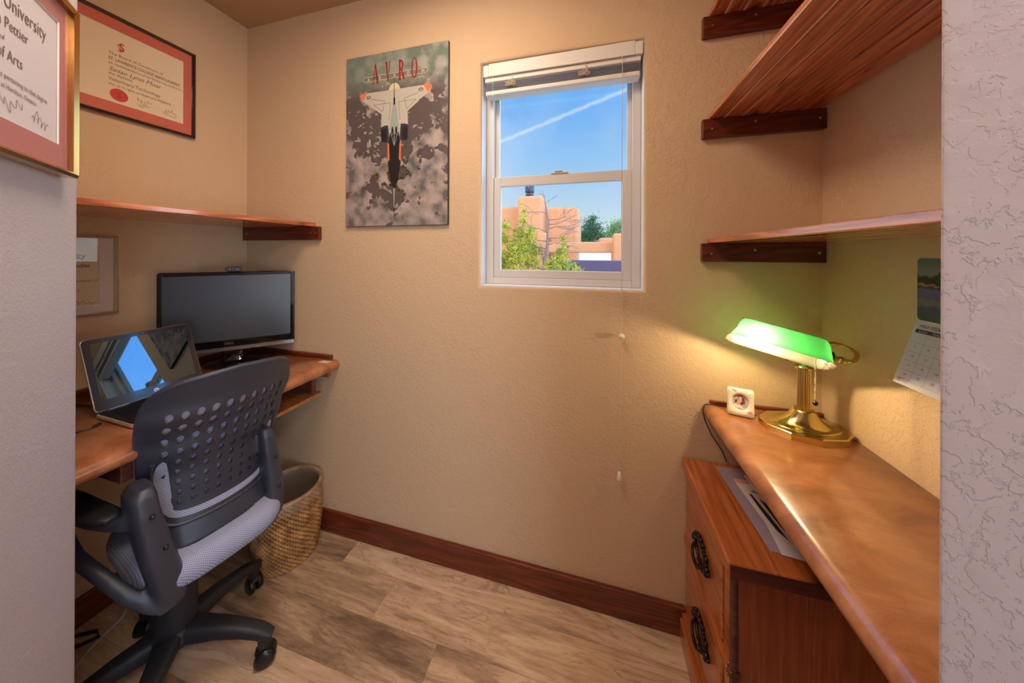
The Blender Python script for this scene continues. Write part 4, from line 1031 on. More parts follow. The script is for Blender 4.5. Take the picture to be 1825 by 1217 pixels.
obj('lens', MB().cyl((-.010, -.0170, .010), (-.010, -.0164, .010), .0030, n=14), M['silver'], wc)
obj('indicator', MB().cyl((.014, -.0150, .010), (.014, -.0138, .010), .0022, n=10), M['silver'], wc)
obj('clip', MB().box(-.02, .02, -.006, .012, -.0004, .003), M['black'], wc)

# ------------------------------------------------------------------ laptop
lt = thing('laptop', 'open laptop with a mirror-like screen on the left desk', 'laptop', (-1.400, .549, DZ), (0, 0, R(-2.0)))
# local y along the hinge (0 .. LW), +x towards the user
LW, LD = .250, .182
obj('base', MB().prism(rrect(-.004, LD, -.004, LW, .012), .003, .0135), M['champagne'], lt, bevel=.003)
obj('deck', MB().prism(rrect(0, LD - .003, -.001, LW - .003, .010), .0135, .0150), M['lapdeck'], lt)
mb = MB()
for r_ in range(6):
    for c_ in range(15):
        x = .016 + r_ * .0148; y = .017 + c_ * .0152
        if r_ == 5 and 4 <= c_ <= 8:
            if c_ == 4: mb.box(x, x + .0118, y, y + .0152 * 5 - .003, .0150, .0164)
            continue
        mb.box(x, x + .0118, y, y + .0122, .0150, .0164)
obj('keyboard', mb, M['keycap'], lt)
obj('touchpad', MB().box(.118, .170, .09, .165, .0150, .0153), M['lapdark'], lt)
TL = R(24)
def lid(y, s_, o_=0):                              # y along hinge, s_ up the lid, o_ out of the screen face
    return Vector((-.002 - s_ * math.sin(TL) + o_ * math.cos(TL), y, .0165 + s_ * math.cos(TL) + o_ * math.sin(TL)))
LH = .222
frl = (lid(0, 0), Vector((0, 1, 0)), lid(0, 1) - lid(0, 0), lid(0, 0, 1) - lid(0, 0))
obj('lid_shell', MB().prism(rrect(-.004, LW - .001, -.002, LH, .012), -.007, -.001, frl), M['silver'], lt, bevel=.0015)
lb = obj('lid_bezel', MB().prism(rrect(-.002, LW - .003, .0, LH - .002, .011), -.001, .0004, frl), M['lapdark'], lt)
obj('lid_screen', MB().prism(rrect(.013, LW - .018, .030, LH - .016, .001), .0004, .0007, frl), M['lapscreen'], lb)
obj('maker_logo', MB().prism(ellipse(.126, .014, .0062, .0062, 24), .0004, .0008, frl), M['silver'], lb)
q = text_mb([('hp', 0, -.0028, .0095, 'CENTER', 1, .3, .02)]); mb = MB().add([frl[0] + frl[1] * (p.x + .126) + frl[2] * (p.z + .0135) + frl[3] * .0010 for p in q.v], q.f)
obj('maker_logo', mb, M['lapdark'], lb)
obj('lid_camera', MB().prism(ellipse(.128, LH - .009, .0012, .0012, 10), .0004, .0007, frl), M['silver'], lb)
for a, c in ((.020, .062), (.19, .232)): obj('hinge_strip', MB().box(-.006, .004, a, c, .0135, .0180), M['silver'], lt, bevel=.001)
tag(obj('power_cord', MB().tube([(-1.338, .530, DZ + .006), (-1.332, .517, DZ + .006), (-1.328, .508, DZ + .005), (-1.334, .499, DZ + .005), (-1.340, .482, DZ + .005), (-1.352, .44, DZ + .004), (-1.38, .40, DZ + .003)], [.0035, .004, .0018, .0018, .0042, .0042, .0020], 8), M['black']), 'black laptop power cord plugged in at the laptop side', 'cord')
for i, (pts, lab) in enumerate((([(-1.66, .64, DZ + .003), (-1.63, .655, DZ + .003), (-1.60, .70, DZ + .003), (-1.625, .76, DZ + .003), (-1.64, .84, DZ + .003)], 'black cable running behind the laptop to the monitor foot'),
                                ([(-1.50, .855, DZ + .003), (-1.44, .872, DZ + .003), (-1.38, .915, DZ + .003), (-1.33, .935, DZ + .003)], 'short black cable lying in front of the monitor foot'),
                                ([(-1.66, .56, DZ + .003), (-1.60, .575, DZ + .003), (-1.52, .585, DZ + .003), (-1.46, .60, DZ + .003)], 'black cable at the wall left of the laptop'))):
    tag(obj('cable', MB().tube(pts, .0022, 8), M['black']), lab, 'cable', 'cables on the left desk')
tag(obj('floor_cable', MB().tube([(-1.670, .74, .14), (-1.668, .722, .08), (-1.655, .712, .02), (-1.61, .70, .004), (-1.575, .675, .004), (-1.562, .633, .004), (-1.544, .585, .004), (-1.50, .53, .004), (-1.42, .46, .004)], .0042, 10), M['whitecable']), 'white cable curling across the floor beneath the left desk', 'cable')
tag(obj('floor_cable', MB().tube([(-1.655, .55, .03), (-1.62, .585, .03), (-1.575, .618, .025), (-1.560, .618, .012), (-1.59, .59, .006), (-1.66, .555, .006)], .005, 10), M['black']), 'black cable end behind the white floor cable', 'cable')

# ------------------------------------------------------------------ waste basket
bk = thing('waste_basket', 'woven wicker waste basket with a clear liner in the corner', 'basket', (-1.256, 1.011, 0))
m = mat('wicker', g((170, 120, 62)), rough=.55); t = m.node_tree; b = t.nodes['Principled BSDF']
uvn = N(t, 'ShaderNodeTexCoord'); n1 = N(t, 'ShaderNodeTexNoise', ins={'Vector': uvn.outputs['Object'], 'Scale': 22.0, 'Detail': 4.0})
t.links.new(ramp(t, n1.outputs[0], [(.3, g((124, 80, 36))), (.55, g((180, 130, 72))), (.75, g((206, 160, 98)))]), b.inputs['Base Color'])
HB = .278; nA, nR = 84, 30
def bprof(s_): return .107 + .010 * math.sin(PI * s_ * .9) + .008 * s_
mb = MB()
for i in range(nR):                               # twined rows: over-under waves
    z = .006 + (HB - .018) * i / (nR - 1); s_ = i / (nR - 1); pts = []
    for k in range(nA * 2):
        a = 2 * PI * k / (nA * 2); pts.append(((bprof(s_) + .0026 * math.sin(nA / 2 * a + PI * (i % 2))) * math.cos(a), (bprof(s_) + .0026 * math.sin(nA / 2 * a + PI * (i % 2))) * math.sin(a), z + .0030 * math.cos(nA / 2 * a + PI * (i % 2))))
    mb.tube(pts, .0048, 6, closed=True)
M['wicker'] = m
obj('basket_body', mb, m, bk)
rr = [[Vector((r_ * math.cos(a), r_ * math.sin(a), z)) for a in [2 * PI * i / 48 for i in range(48)]] for r_, z in ((.100, .004), (.103, .10), (.108, .20), (.112, HB - .01))]
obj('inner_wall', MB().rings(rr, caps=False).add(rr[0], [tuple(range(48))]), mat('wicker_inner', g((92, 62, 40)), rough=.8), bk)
obj('rim', MB().tube([(.119 * math.cos(a), .119 * math.sin(a), HB - .004) for a in [2 * PI * i / 64 for i in range(64)]], .0075, 8, closed=True), m, bk)
rnd = random.Random(5); rr = []
for j, (r_, z) in enumerate(((.128, HB - .045), (.1295, HB - .018), (.128, HB + .003), (.120, HB + .0065), (.112, HB + .002), (.108, HB - .03), (.104, HB - .08), (.098, HB - .15))):
    row = []
    for i in range(72):
        a = 2 * PI * i / 72; jj = rnd.uniform(-1, 1)
        row.append(Vector(((r_ + .0018 * jj) * math.cos(a), (r_ + .0018 * jj) * math.sin(a), z + (.006 * rnd.uniform(-1, 1) if j in (0, 7) else .0012 * jj))))
    rr.append(row)
liner = mat('liner_film', (.50, .42, .34), rough=.22, spec=.8, bump=.8, bscale=60); liner.node_tree.nodes['Principled BSDF'].inputs['Alpha'].default_value = .25
obj('plastic_liner', MB().rings(rr, caps=False), liner, bk)

# ------------------------------------------------------------------ office chair
CPHI = R(172)
cf = Vector((math.cos(CPHI), math.sin(CPHI), 0)); cs = Vector((math.sin(CPHI), -math.cos(CPHI), 0))
chair = thing('office_chair', 'black office chair with perforated back and light mesh seat at the left desk', 'chair', (-1.155 + cf.x * .048 + cs.x * .021, .592 + cf.y * .048 + cs.y * .021, 0), (0, 0, CPHI - R(2.5)))
def K(f, l, z): return Vector((f - .048, -(l - .021), z))
# star base
HUBZ = .165
mb = MB().lathe([(.040, .118), (.052, .124), (.056, .145), (.050, .166), (.030, .172)], n=32)
obj('base_hub', mb, M['chair2'], chair)
legm = MB()
RL = .254
legm.loft([((.018, 0, .146), (0, .034, 0), (0, 0, .026)), ((.06, 0, .142), (0, .028, 0), (0, 0, .026)), ((.12, 0, .134), (0, .024, 0), (0, 0, .022)), ((.18, 0, .119), (0, .021, 0), (0, 0, .018)), ((.225, 0, .103), (0, .019, 0), (0, 0, .017)), ((RL - .012, 0, .090), (0, .018, 0), (.004, 0, .019)), ((RL + .004, 0, .080), (0, .014, 0), (.006, 0, .016))], n=20, e=.62)
legm.cyl((RL - .014, 0, .058), (RL - .014, 0, .085), .0165, .0175, n=20)
cas = MB()
for s_ in (-1, 1):
    cas.lathe([(.004, s_ * .0035), (.0245, s_ * .0040), (.0265, s_ * .008), (.0255, s_ * .019), (.018, s_ * .0225), (.003, s_ * .0228)], (0, 0, .0268), 24, axis='y')
hood = MB()
rr = []
for yy in (-.012, -.006, .006, .012):
    rr.append([Vector((.030 * math.cos(a) - .0, yy, .028 + .030 * math.sin(a))) for a in [R(-10 + 150 * i / 14) for i in range(15)]] + [Vector((.024 * math.cos(a), yy, .028 + .024 * math.sin(a))) for a in [R(140 - 150 * i / 14) for i in range(15)]])
hood.rings(rr, smooth=False); hood.cyl((.006, 0, .04), (.006, 0, .066), .009, n=12)
leg0 = None
PH = math.atan2(0, 1)
angs = [24, 97, 168, 240, 311]
casang = [20, 70, 130, 200, 320]
for a_, ca in zip(angs, casang):
    la = R(a_) - CPHI + R(2.5)                              # world heading -> local
    if leg0 is None:
        leg0 = obj('leg', legm, M['chair2'], chair); leg0.rotation_euler = (0, 0, la)
        c0 = obj('caster', cas, M['rubber'], leg0); c0.location = (RL - .012, 0, 0); c0.rotation_euler = (0, 0, R(ca)); h0 = obj('caster_hood', hood, M['rubber'], leg0); h0.location = (RL - .014, 0, 0); h0.rotation_euler = (0, 0, R(ca))
    else:
        l2 = leg0.copy(); C.objects.link(l2); l2.parent = chair; l2.rotation_euler = (0, 0, la)
        for src in (c0, h0):
            c2 = src.copy(); C.objects.link(c2); c2.parent = l2; c2.rotation_euler = (0, 0, R(ca))
mb = MB().lathe([(.028, .160), (.0465, .171), (.0475, .174), (.0475, .28), (.044, .34)], n=36)
obj('column_shroud', mb, M['chair2'], chair)
obj('tilt_mechanism', MB().box(-.09, .10, -.07, .07, .335, .372), M['chair2'], chair, bevel=.012, seg=3)
# seat cushion
sm_l = mesh_fabric('seat_mesh', g((168, 172, 196)), hole=.26, scale=900, see=False, back=(.05, .05, .08))
def cushion(f0, f1, l0, l1, z0, z1, rnd_=.045, e=.55, n=40, m_=10):
    mb = MB(); rr = []; uvs = []
    for j in range(m_ + 1):
        a = -PI / 2 + PI * j / m_; k = math.cos(a) ** .6 if j not in (0, m_) else .05
        zz = (z0 + z1) / 2 + (z1 - z0) / 2 * math.sin(a); row = []
        for i in range(n):
            t_ = 2 * PI * i / n; c_, s_ = math.cos(t_), math.sin(t_)
            sf = math.copysign(abs(c_) ** e, c_) * ((f1 - f0) / 2 - rnd_ * (1 - k)); sl_ = math.copysign(abs(s_) ** e, s_) * ((l1 - l0) / 2 - rnd_ * (1 - k))
            row.append(K((f0 + f1) / 2 + sf, (l0 + l1) / 2 + sl_, zz - .02 * max(0, sf / (f1 - f0)) ** 2)); uvs.append(((f0 + f1) / 2 + sf + zz, sl_ + zz * .0 + (t_ * .0)))
        rr.append(row)
    mb.rings(rr, caps=False); mb.uv = uvs
    return mb
seat = cushion(-.160, .245, -.090, .240, .395, .475, rnd_=.055)
obj('seat', seat, sm_l, chair)
obj('seat_shell', cushion(-.11, .20, -.04, .19, .378, .415, rnd_=.03), M['chair2'], chair)
# back shell
RHO, LC = .26, .083
def interp(tb, x):
    if x <= tb[0][0]: return tb[0][1]
    for (a, b_), (c_, d_) in zip(tb, tb[1:]):
        if x <= c_:
            u = (x - a) / (c_ - a); u = u * u * (3 - 2 * u); return b_ + (d_ - b_) * u
    return tb[-1][1]
FC = [(.45, -.105), (.56, -.080), (.66, -.082), (.76, -.112), (.86, -.156), (.97, -.190)]
WF = [(.46, .86), (.62, .89), (.74, .96), (.86, 1.0), (.98, 1.0)]
def SH(s_, z, o_=0):
    s_ = s_ * interp(WF, z); z = z - .020 - .012 * max(0, s_ / .185) * max(0, (z - .47) / .5)
    th = s_ / RHO; rho = RHO + 0
    return K(interp(FC, z) + (rho) * (1 - math.cos(th)) + o_ * math.cos(th), LC + (rho - o_) * math.sin(th), z)
half_o = [(0, .972), (.06, .969), (.115, .962), (.150, .948), (.172, .925), (.183, .895), (.187, .86), (.183, .80), (.176, .72), (.171, .64), (.168, .56), (.160, .515), (.140, .488), (.10, .476), (.05, .471), (0, .470)]
outl = half_o + [(-a, b_) for a, b_ in half_o[-2:0:-1]]
def ray_hit(c_, d_):
    best = None
    for (ax, ay), (bx, by) in zip(outl, outl[1:] + outl[:1]):
        ex, ey = bx - ax, by - ay; den = d_[0] * ey - d_[1] * ex
        if abs(den) < 1e-12: continue
        t_ = ((ax - c_[0]) * ey - (ay - c_[1]) * ex) / den; u = ((ax - c_[0]) * d_[1] - (ay - c_[1]) * d_[0]) / den
        if t_ > 0 and -1e-9 <= u <= 1 + 1e-9 and (best is None or t_ < best): best = t_
    return (c_[0] + d_[0] * best, c_[1] + d_[1] * best)
NC, NRW = 10, 9
cw = .0292; xs = [-cw * NC / 2 + cw * i for i in range(NC + 1)]
zs = [.884, .848, .812, .777, .743, .711, .681, .652, .624, .597]
mb = MB(); cache = {}
def vid(s_, z):
    k = (round(s_, 5), round(z, 5))
    if k not in cache: cache[k] = len(mb.v); mb.v.append(SH(s_, z))
    return cache[k]
def face(ids):
    mb.f.append(ids); mb.sm.append(True)
for i in range(NC):
    for j in range(NRW):
        x0, x1, z1_, z0_ = xs[i], xs[i + 1], zs[j], zs[j + 1]
        ring = [(x0 + (x1 - x0) * k / 4, z0_) for k in range(4)] + [(x1, z0_ + (z1_ - z0_) * k / 4) for k in range(4)] + [(x1 - (x1 - x0) * k / 4, z1_) for k in range(4)] + [(x0, z1_ - (z1_ - z0_) * k / 4) for k in range(4)]
        plain = (i in (0, 9) and j >= 4)
        ids = [vid(*p) for p in ring]
        if plain: face(ids); continue
        rz = interp([(0, .0136), (8, .0070)], j); rx = interp([(0, .0088), (8, .0056)], j)
        cx, cz = (x0 + x1) / 2, (z0_ + z1_) / 2
        hs = []
        for k in range(16):
            a = R(225 + 22.5 * k); hs.append(vid(cx + rx * math.cos(a), cz + rz * math.sin(a)))
        for k in range(16):
            face([ids[k], ids[(k + 1) % 16], hs[(k + 1) % 16], hs[k]])
bd = [(xs[0] + cw * k / 4, zs[-1]) for k in range(NC * 4)]
for j in range(NRW - 1, -1, -1): bd += [(xs[-1], zs[j + 1] + (zs[j] - zs[j + 1]) * k / 4) for k in range(4)]
bd += [(xs[-1] - cw * k / 4, zs[0]) for k in range(NC * 4)]
for j in range(NRW): bd += [(xs[0], zs[j] - (zs[j] - zs[j + 1]) * k / 4) for k in range(4)]
cen = (0, .72); nb_ = len(bd); prev = [vid(*p) for p in bd]; outs = []
hits = [ray_hit(cen, (p[0] - cen[0], p[1] - cen[1])) for p in bd]
for lv in range(1, 5):
    cur = [vid(p[0] + (h[0] - p[0]) * lv / 4, p[1] + (h[1] - p[1]) * lv / 4) for p, h in zip(bd, hits)]
    for k in range(nb_):
        q = [prev[k], cur[k], cur[(k + 1) % nb_], prev[(k + 1) % nb_]]
        if len(set(q)) == 4: face(q)
    prev = cur
bs = obj('backrest', mb, M['chair'], chair, solid=.006)
es = bs.modifiers.new('edges', 'EDGE_SPLIT'); es.split_angle = R(38)
rim = [SH(h[0], h[1], .004) for h in hits[::2]]
obj('backrest_rim', MB().tube(rim, .0075, 10, closed=True), M['chair'], bs)
# raised inner ridge following the lower half of the perforated field
rp = [(-.150, .74), (-.153, .66), (-.146, .59), (-.12, .556), (-.06, .548), (.06, .548), (.12, .556), (.146, .59), (.153, .66), (.150, .76)]
def smooth_path(q, n=6):
    out = []
    for i in range(len(q) - 1):
        p0_, p1_, p2_, p3_ = q[max(i - 1, 0)], q[i], q[i + 1], q[min(i + 2, len(q) - 1)]
        for k in range(n):
            u = k / n; out.append(tuple(.5 * ((2 * p1_[d_]) + (-p0_[d_] + p2_[d_]) * u + (2 * p0_[d_] - 5 * p1_[d_] + 4 * p2_[d_] - p3_[d_]) * u * u + (-p0_[d_] + 3 * p1_[d_] - 3 * p2_[d_] + p3_[d_]) * u ** 3) for d_ in (0, 1)))
    return out + [tuple(q[-1])]
obj('backrest_ridge', MB().tube([SH(a, c_, -.003) for a, c_ in smooth_path(rp)], .0052, 8), M['chair'], bs)
# U-shaped window of light mesh round the lower corners
cpth = smooth_path([(-.132, .742), (-.133, .66), (-.128, .608), (-.108, .580), (-.05, .570), (.05, .570), (.108, .580), (.128, .608), (.134, .66), (.133, .735)], 8)
nC = len(cpth); mb = MB(); L1, L2_, uv1 = [], [], []
for i, (a, c_) in enumerate(cpth):
    a0, a1 = cpth[max(i - 1, 0)], cpth[min(i + 1, nC - 1)]; tx, tz = a1[0] - a0[0], a1[1] - a0[1]; l_ = math.hypot(tx, tz)
    u = i / (nC - 1); wd = .0115 * min(1, (u * 16) ** .5, ((1 - u) * 16) ** .5) * (1.0 if .18 < u < .82 else 1.25) * (.72 if .25 < u < .8 else 1) + .0005
    nx, nz_ = -tz / l_ * wd, tx / l_ * wd
    L1.append(SH(a + nx, c_ + nz_, -.0042)); L2_.append(SH(a - nx, c_ - nz_, -.0042)); uv1.append(((a + nx), (c_ + nz_))); uv1.append((a - nx, c_ - nz_))
mb.add([p for ab in zip(L1, L2_) for p in ab], [(2 * i, 2 * i + 1, 2 * i + 3, 2 * i + 2) for i in range(nC - 1)], True); mb.uv = uv1
obj('mesh_window', mb, mesh_fabric('light_mesh', g((176, 178, 200)), hole=.3, scale=1000, see=False, back=(.015, .015, .03)), bs)
mb = MB(); nu, nv = 20, 24; uv1 = []; V_ = []
for j in range(nv + 1):
    z = .50 + (.955 - .50) * j / nv; hw = ray_hit((0, z), (1, 0))[0] - .006
    for i in range(nu + 1):
        s_ = -hw + 2 * hw * i / nu; V_.append(SH(s_, z, .016)); uv1.append((s_, z))
mb.add(V_, [(j * (nu + 1) + i, j * (nu + 1) + i + 1, (j + 1) * (nu + 1) + i + 1, (j + 1) * (nu + 1) + i) for j in range(nv) for i in range(nu)], True); mb.uv = uv1
obj('backrest_mesh', mb, mesh_fabric('back_mesh', g((176, 180, 206)), hole=.30, scale=900), bs)
# arm brackets: fused organic plastic
def arm(sd):
    F_, L_ = Vector((1, 0, 0)), Vector((0, 1, 0)); Z_ = Vector((0, 0, 1))
    if sd < 0:
        band = [(-.100, -.084, .702, .016, .034), (-.103, -.088, .685, .024, .046), (-.103, -.084, .64, .026, .052), (-.106, -.073, .58, .028, .048), (-.118, -.060, .51, .030, .036), (-.112, -.046, .45, .031, .036), (-.108, -.038, .40, .031, .034), (-.100, -.034, .370, .028, .030), (-.095, -.030, .352, .020, .022)]
        Q = K; m_ = lambda l: l
    else:
        band = [(-.075, .188, .695, .014, .020), (-.078, .190, .675, .020, .028), (-.080, .196, .62, .022, .032), (-.080, .204, .55, .024, .034), (-.082, .210, .48, .024, .036), (-.085, .205, .42, .026, .034), (-.085, .185, .385, .026, .028), (-.080, .155, .372, .022, .022)]
        Q = lambda f, l, z: K(f + (.05 if l < .19 and f > -.136 and z > .38 and (f, l) not in bl_set else 0), l, z); m_ = lambda l: .130 - l * .35; bl_set = {(q[0], q[1]) for q in band}
    mb = MB()
    mb.loft([(Q(f, l, z), L_ * a, F_ * b_) for f, l, z, a, b_ in band], n=24, e=.6)
    low = [(-.135, -.046, .385, .020, .022), (-.125, -.074, .408, .015, .020), (-.102, -.100, .440, .014, .018), (-.075, -.117, .468, .013, .017), (-.045, -.130, .490, .013, .016), (-.01, -.143, .511, .013, .015), (.03, -.154, .528, .013, .015), (.09, -.160, .560, .013, .015), (.125, -.162, .60, .013, .015), (.125, -.164, .635, .013, .010)]
    upp = [(-.125, -.088, .655, .022, .030), (-.110, -.104, .630, .018, .020), (-.07, -.120, .620, .016, .012), (-.02, -.140, .622, .016, .010), (.05, -.156, .625, .016, .009), (.125, -.163, .632, .014, .010)]
    mb.loft([(Q(f, m_(l), z), L_ * a, Z_ * b_) for f, l, z, a, b_ in low], n=20, e=.7)
    mb.loft([(Q(f, m_(l), z), L_ * a, Z_ * b_) for f, l, z, a, b_ in upp], n=20, e=.7)
    o_ = obj('armrest', mb, M['chair'], chair)
    rm = o_.modifiers.new('fuse', 'REMESH'); rm.mode = 'VOXEL'; rm.voxel_size = .0035; rm.use_smooth_shade = True
    sm_ = o_.modifiers.new('smooth', 'SMOOTH'); sm_.iterations = 8; sm_.factor = .6
    mb = MB(); mb.loft([(Q(-.085, m_(-.125), .640), L_ * .012, Z_ * .004), (Q(-.07, m_(-.128), .643), L_ * .024, Z_ * .010), (Q(0, m_(-.146), .646), L_ * .030, Z_ * .011), (Q(.09, m_(-.160), .648), L_ * .030, Z_ * .011), (Q(.155, m_(-.165), .644), L_ * .026, Z_ * .009), (Q(.165, m_(-.166), .642), L_ * .014, Z_ * .004)], n=20, e=.75)
    obj('arm_pad', mb, M['black'], o_)
    for f_, l_, z_ in (((-.158, -.080, .640), (-.153, -.056, .545)) if sd < 0 else ((-.112, .205, .60), (-.117, .214, .50))):
        obj('bolt', MB().sphere(Q(f_, l_, z_), .0055, 12, 8), M['rubber'], o_)
    return o_
arm(-1); arm(1)

# ------------------------------------------------------------------ outside: adobe house, trees
def stucco(name, c):
    m = mat(name, c, rough=.9, spec=.1); t = m.node_tree; b = t.nodes['Principled BSDF']; tcn = N(t, 'ShaderNodeTexCoord')
    n1 = N(t, 'ShaderNodeTexNoise', ins={'Vector': tcn.outputs['Object'], 'Scale': 6.0, 'Detail': 5.0})
    t.links.new(mixc(t, n1.outputs[0], tuple(k * .88 for k in c), tuple(min(1, k * 1.1) for k in c)), b.inputs['Base Color'])
    bp = N(t, 'ShaderNodeBump', ins={'Height': n1.outputs[0], 'Strength': .3, 'Distance': .03}); t.links.new(bp.outputs[0], b.inputs['Normal'])
    return m
M['adobe'] = stucco('adobe_stucco', (.60, .24, .105)); M['purple'] = stucco('roof_shade_tone', (.085, .055, .09)); M['bright'] = stucco('pale_stucco', (.92, .85, .72))  # purple: shade on the nearer roof edge, put into its base colour
struct('ground', MB().box(-60, 60, 1.9, 120, -1.3, -1.2), stucco('sandy_ground', (.55, .42, .30)))
ad = thing('adobe_house', 'orange adobe house with stepped walls and a chimney seen through the window', 'house', (0, 12, -1.2))
def blk(name, xa, xb, yt, yb, Y0, dep, mt, bev=.09, zb=None):
    a = at(xa, yt, Y0); c_ = at(xb, yt, Y0); z1_ = at((xa + xb) / 2, yt, Y0).z; z0_ = at((xa + xb) / 2, yb, Y0).z if zb is None else zb
    return obj(name, MB().box(a.x, c_.x, Y0, Y0 + dep, z0_, z1_), mt, ad, world=True, bevel=bev, seg=4)
blk('wall_block', 860, 930, 368.5, 0, 12.0, 3.0, M['adobe'], .12, -1.2)
blk('wall_block', 960, 1030.5, 369, 0, 12.0, 3.0, M['adobe'], .12, -1.2)
blk('chimney', 921.5, 967, 348, 0, 11.4, 1.2, M['adobe'], .15, -1.2)
blk('wall_block', 955, 975, 414, 0, 11.2, .6, M['adobe'], .1, -1.2)
blk('beam', 978, 1100, 431, 450.5, 10.6, .35, M['adobe'], .05)
blk('pier', 1093, 1130, 415.5, 0, 10.3, .5, M['adobe'], .07, -1.2)
blk('parapet', 1067, 1130, 423.5, 0, 13.5, 1.0, M['adobe'], .09, -1.2)
blk('post', 1089.5, 1093.5, 450, 466, 10.6, .2, M['adobe'], .02)
blk('porch_wall', 975, 1140, 444, 0, 12.3, .3, M['bright'], .03, -1.2)
blk('roof_edge', 985, 1140, 464.5, 0, 8.6, .5, M['purple'], .03, -1.2)
a = at(943.5, 347, 11.9)
mb = MB()
for k, (z0_, z1_, r_) in enumerate(((0, .08, .17), (.08, .14, .14), (.14, .38, .19), (.40, .48, .20), (.50, .56, .19))): mb.lathe([(r_ * .96, z0_), (r_, z0_ + .01), (r_, z1_ - .01), (r_ * .96, z1_)], (a.x, 11.95, a.z - .05), 24)
mb.cyl((a.x, 11.95, a.z), (a.x, 11.95, a.z + .5), .13)
obj('flue_cap', mb, mat('flue_metal', (.03, .03, .05), rough=.4, metal=.5), ad, world=True)

def leafmat(name, c0, c1):
    m = bpy.data.materials.new(name); m.use_nodes = True; t = m.node_tree; t.nodes.clear()
    tcn = N(t, 'ShaderNodeTexCoord'); nz = N(t, 'ShaderNodeTexNoise', ins={'Vector': tcn.outputs['Object'], 'Scale': 9.0, 'Detail': 3.0})
    c = ramp(t, nz.outputs[0], [(.35, c0), (.65, c1)])
    a = N(t, 'ShaderNodeBsdfDiffuse', ins={'Color': c}); b2 = N(t, 'ShaderNodeBsdfTranslucent', ins={'Color': c})
    mx = N(t, 'ShaderNodeMixShader', ins={0: .35, 1: a.outputs[0], 2: b2.outputs[0]}); N(t, 'ShaderNodeOutputMaterial', ins={'Surface': mx.outputs[0]})
    return m
def leaves(blobs, n, size, seed):
    rnd = random.Random(seed); mb = MB(); tot = sum(b_[3] ** 2 for b_ in blobs)
    for (x, y, z, r_) in blobs:
        for _ in range(int(n * r_ * r_ / tot)):
            p = Vector((rnd.gauss(0, .52), rnd.gauss(0, .52), rnd.gauss(0, .55)))
            p = Vector((x, y, z)) + p * r_; u = Vector((rnd.gauss(0, 1), rnd.gauss(0, 1), rnd.gauss(0, 1))).normalized(); v = u.orthogonal().normalized(); s_ = size * rnd.uniform(.6, 1.3)
            mb.add([p - u * s_, p - v * s_ * .5, p + u * s_, p + v * s_ * .5], [(0, 1, 2, 3)])
    return mb
def blobpx(lst, Y): 
    out = []
    for (x, y, r_) in lst:
        p = at(x, y, Y); q = at(x + r_, y, Y); out.append((p.x, Y + random.uniform(-.2, .2), p.z, (q - p).length))
    return out
M['bark'] = mat('bark', g((120, 96, 92)), rough=.9, bump=.4, bscale=60)
# near tree with bare upper twigs
YT = 5.0
tr = thing('young_tree', 'yellow-green young tree with bare twigs close outside the window', 'tree', (at(968, 480, YT).x, YT, -1.2))
mb = MB()
base = at(969, 481, YT); P = lambda x, y, dy=0: at(x, y, YT + dy)
trunk = [Vector((base.x, YT, -1.2)), base, P(972, 458), P(975, 440), P(976, 415), P(978, 395), P(973, 370), P(970, 352), P(966, 338)]
mb.tube(trunk, [.04, .032, .026, .022, .019, .016, .011, .007, .003], 8)
rnd = random.Random(3)
def branch(p, d_, L_, r_, dep):
    q = p + d_ * L_; m_ = (p + q) / 2 + Vector((rnd.uniform(-1, 1), rnd.uniform(-1, 1), rnd.uniform(-1, 1))) * L_ * .1
    mb.tube([p, m_, q], [r_, r_ * .75, r_ * .45], 4)
    if dep: 
        for _ in range(3): 
            nd = (d_ + Vector((rnd.uniform(-.7, .7), rnd.uniform(-.6, .6), rnd.uniform(-.4, .7)))).normalized(); branch(p + (q - p) * rnd.uniform(.35, 1), nd, L_ * .62, r_ * .5, dep - 1)
for y_, sx, dz in ((362, 1, .5), (350, -1, .4), (382, -1, .2), (392, 1, .15), (400, 1, .2), (408, 1, .1), (415, -1, .3), (425, 1, .25), (436, 1, .0), (444, -1, .4), (430, -1, .3), (452, -1, .5), (455, 1, .3)):
    k = min(1, (y_ - 330) / 70); pt = P(976 if y_ > 380 else 972, y_); branch(pt, Vector((sx, rnd.uniform(-.5, .5), dz)).normalized(), .30 * k + .05, .007 * k + .002, 3 if k > .5 else 1)
mb.tube([base, P(968, 462), P(965, 447), P(964, 434)], [.02, .014, .010, .005], 6)
mb.tube([base, P(940, 470), P(925, 478)], [.012, .009, .006], 6)
obj('trunk', mb, M['bark'], tr, world=True)
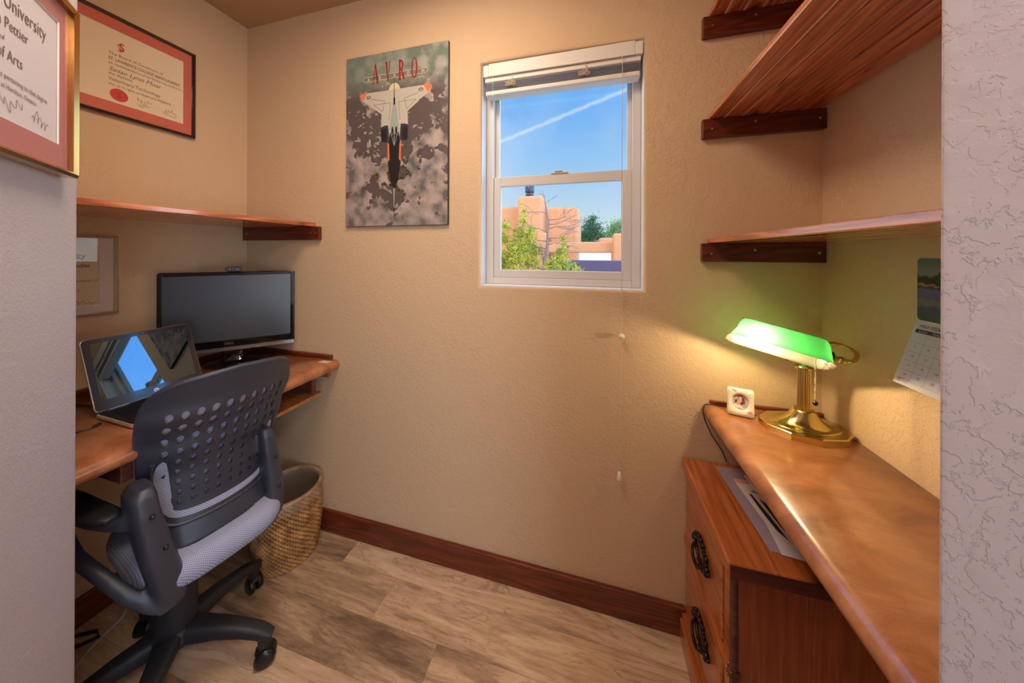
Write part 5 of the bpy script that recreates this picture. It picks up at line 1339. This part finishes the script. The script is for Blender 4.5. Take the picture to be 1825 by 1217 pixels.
bl_ = blobpx([(906, 470, 15), (925, 462, 17), (945, 468, 16), (930, 445, 16), (915, 440, 13), (940, 430, 15), (948, 415, 10), (925, 415, 11), (936, 395, 8), (934, 378, 5), (934, 367, 3.5), (905, 405, 9), (900, 425, 9), (950, 447, 12), (985, 472, 14), (1005, 473, 13), (1022, 478, 10), (1000, 455, 10), (1003, 443, 8), (1004, 425, 6), (990, 460, 9), (1035, 482, 6), (1012, 440, 3), (880, 440, 14), (885, 470, 16), (900, 455, 10)], YT)
obj('foliage', leaves(bl_, 9500, .019, 11), leafmat('young_leaves', (.14, .19, .02), (.66, .52, .06)), tr, world=True)
for lab, lst, Y0, c0, c1, sd, n in (('dark green evergreen tree standing right of the adobe house', [(1054, 412, 17), (1046, 418, 15), (1064, 414, 14), (1052, 398, 11), (1057, 390, 7), (1070, 424, 10), (1040, 424, 10), (1050, 430, 14)], 18, (.02, .07, .03), (.06, .16, .05), 21, 4200),
                                  ('lighter green tree at the right edge of the window view', [(1092, 406, 10), (1100, 412, 12), (1086, 418, 10), (1104, 400, 9), (1094, 424, 12), (1112, 410, 12)], 20, (.10, .20, .05), (.30, .40, .12), 22, 2800)):
    c_ = at(lst[0][0], 440, Y0); tr = thing('garden_tree', lab, 'tree', (c_.x, Y0, -1.2), group='trees behind the adobe house')
    obj('trunk', MB().tube([(c_.x, Y0, -1.2), (c_.x, Y0, at(1050, 425, Y0).z)], [.16, .10], 8), M['bark'], tr, world=True)
    obj('foliage', leaves(blobpx(lst, Y0), n, .055, sd), leafmat('leaves', c0, c1), tr, world=True)

# ------------------------------------------------------------------ bring the survey units to metres
done = set()
for o in list(bpy.data.objects):
    o.location = o.location * SC
    if o.type == 'MESH' and o.data.name not in done:
        done.add(o.data.name); o.data.transform(Matrix.Scale(SC, 4))
    if o.type == 'LIGHT':
        l = o.data
        if l.type == 'AREA': l.size *= SC; l.size_y *= SC; l.energy *= SC * SC
        if l.type == 'POINT': l.shadow_soft_size *= SC; l.energy *= SC * SC
    for md in o.modifiers:
        if md.type == 'BEVEL': md.width *= SC
        if md.type == 'SOLIDIFY': md.thickness *= SC
        if md.type == 'REMESH': md.voxel_size *= SC
for me in bpy.data.meshes: me.update()
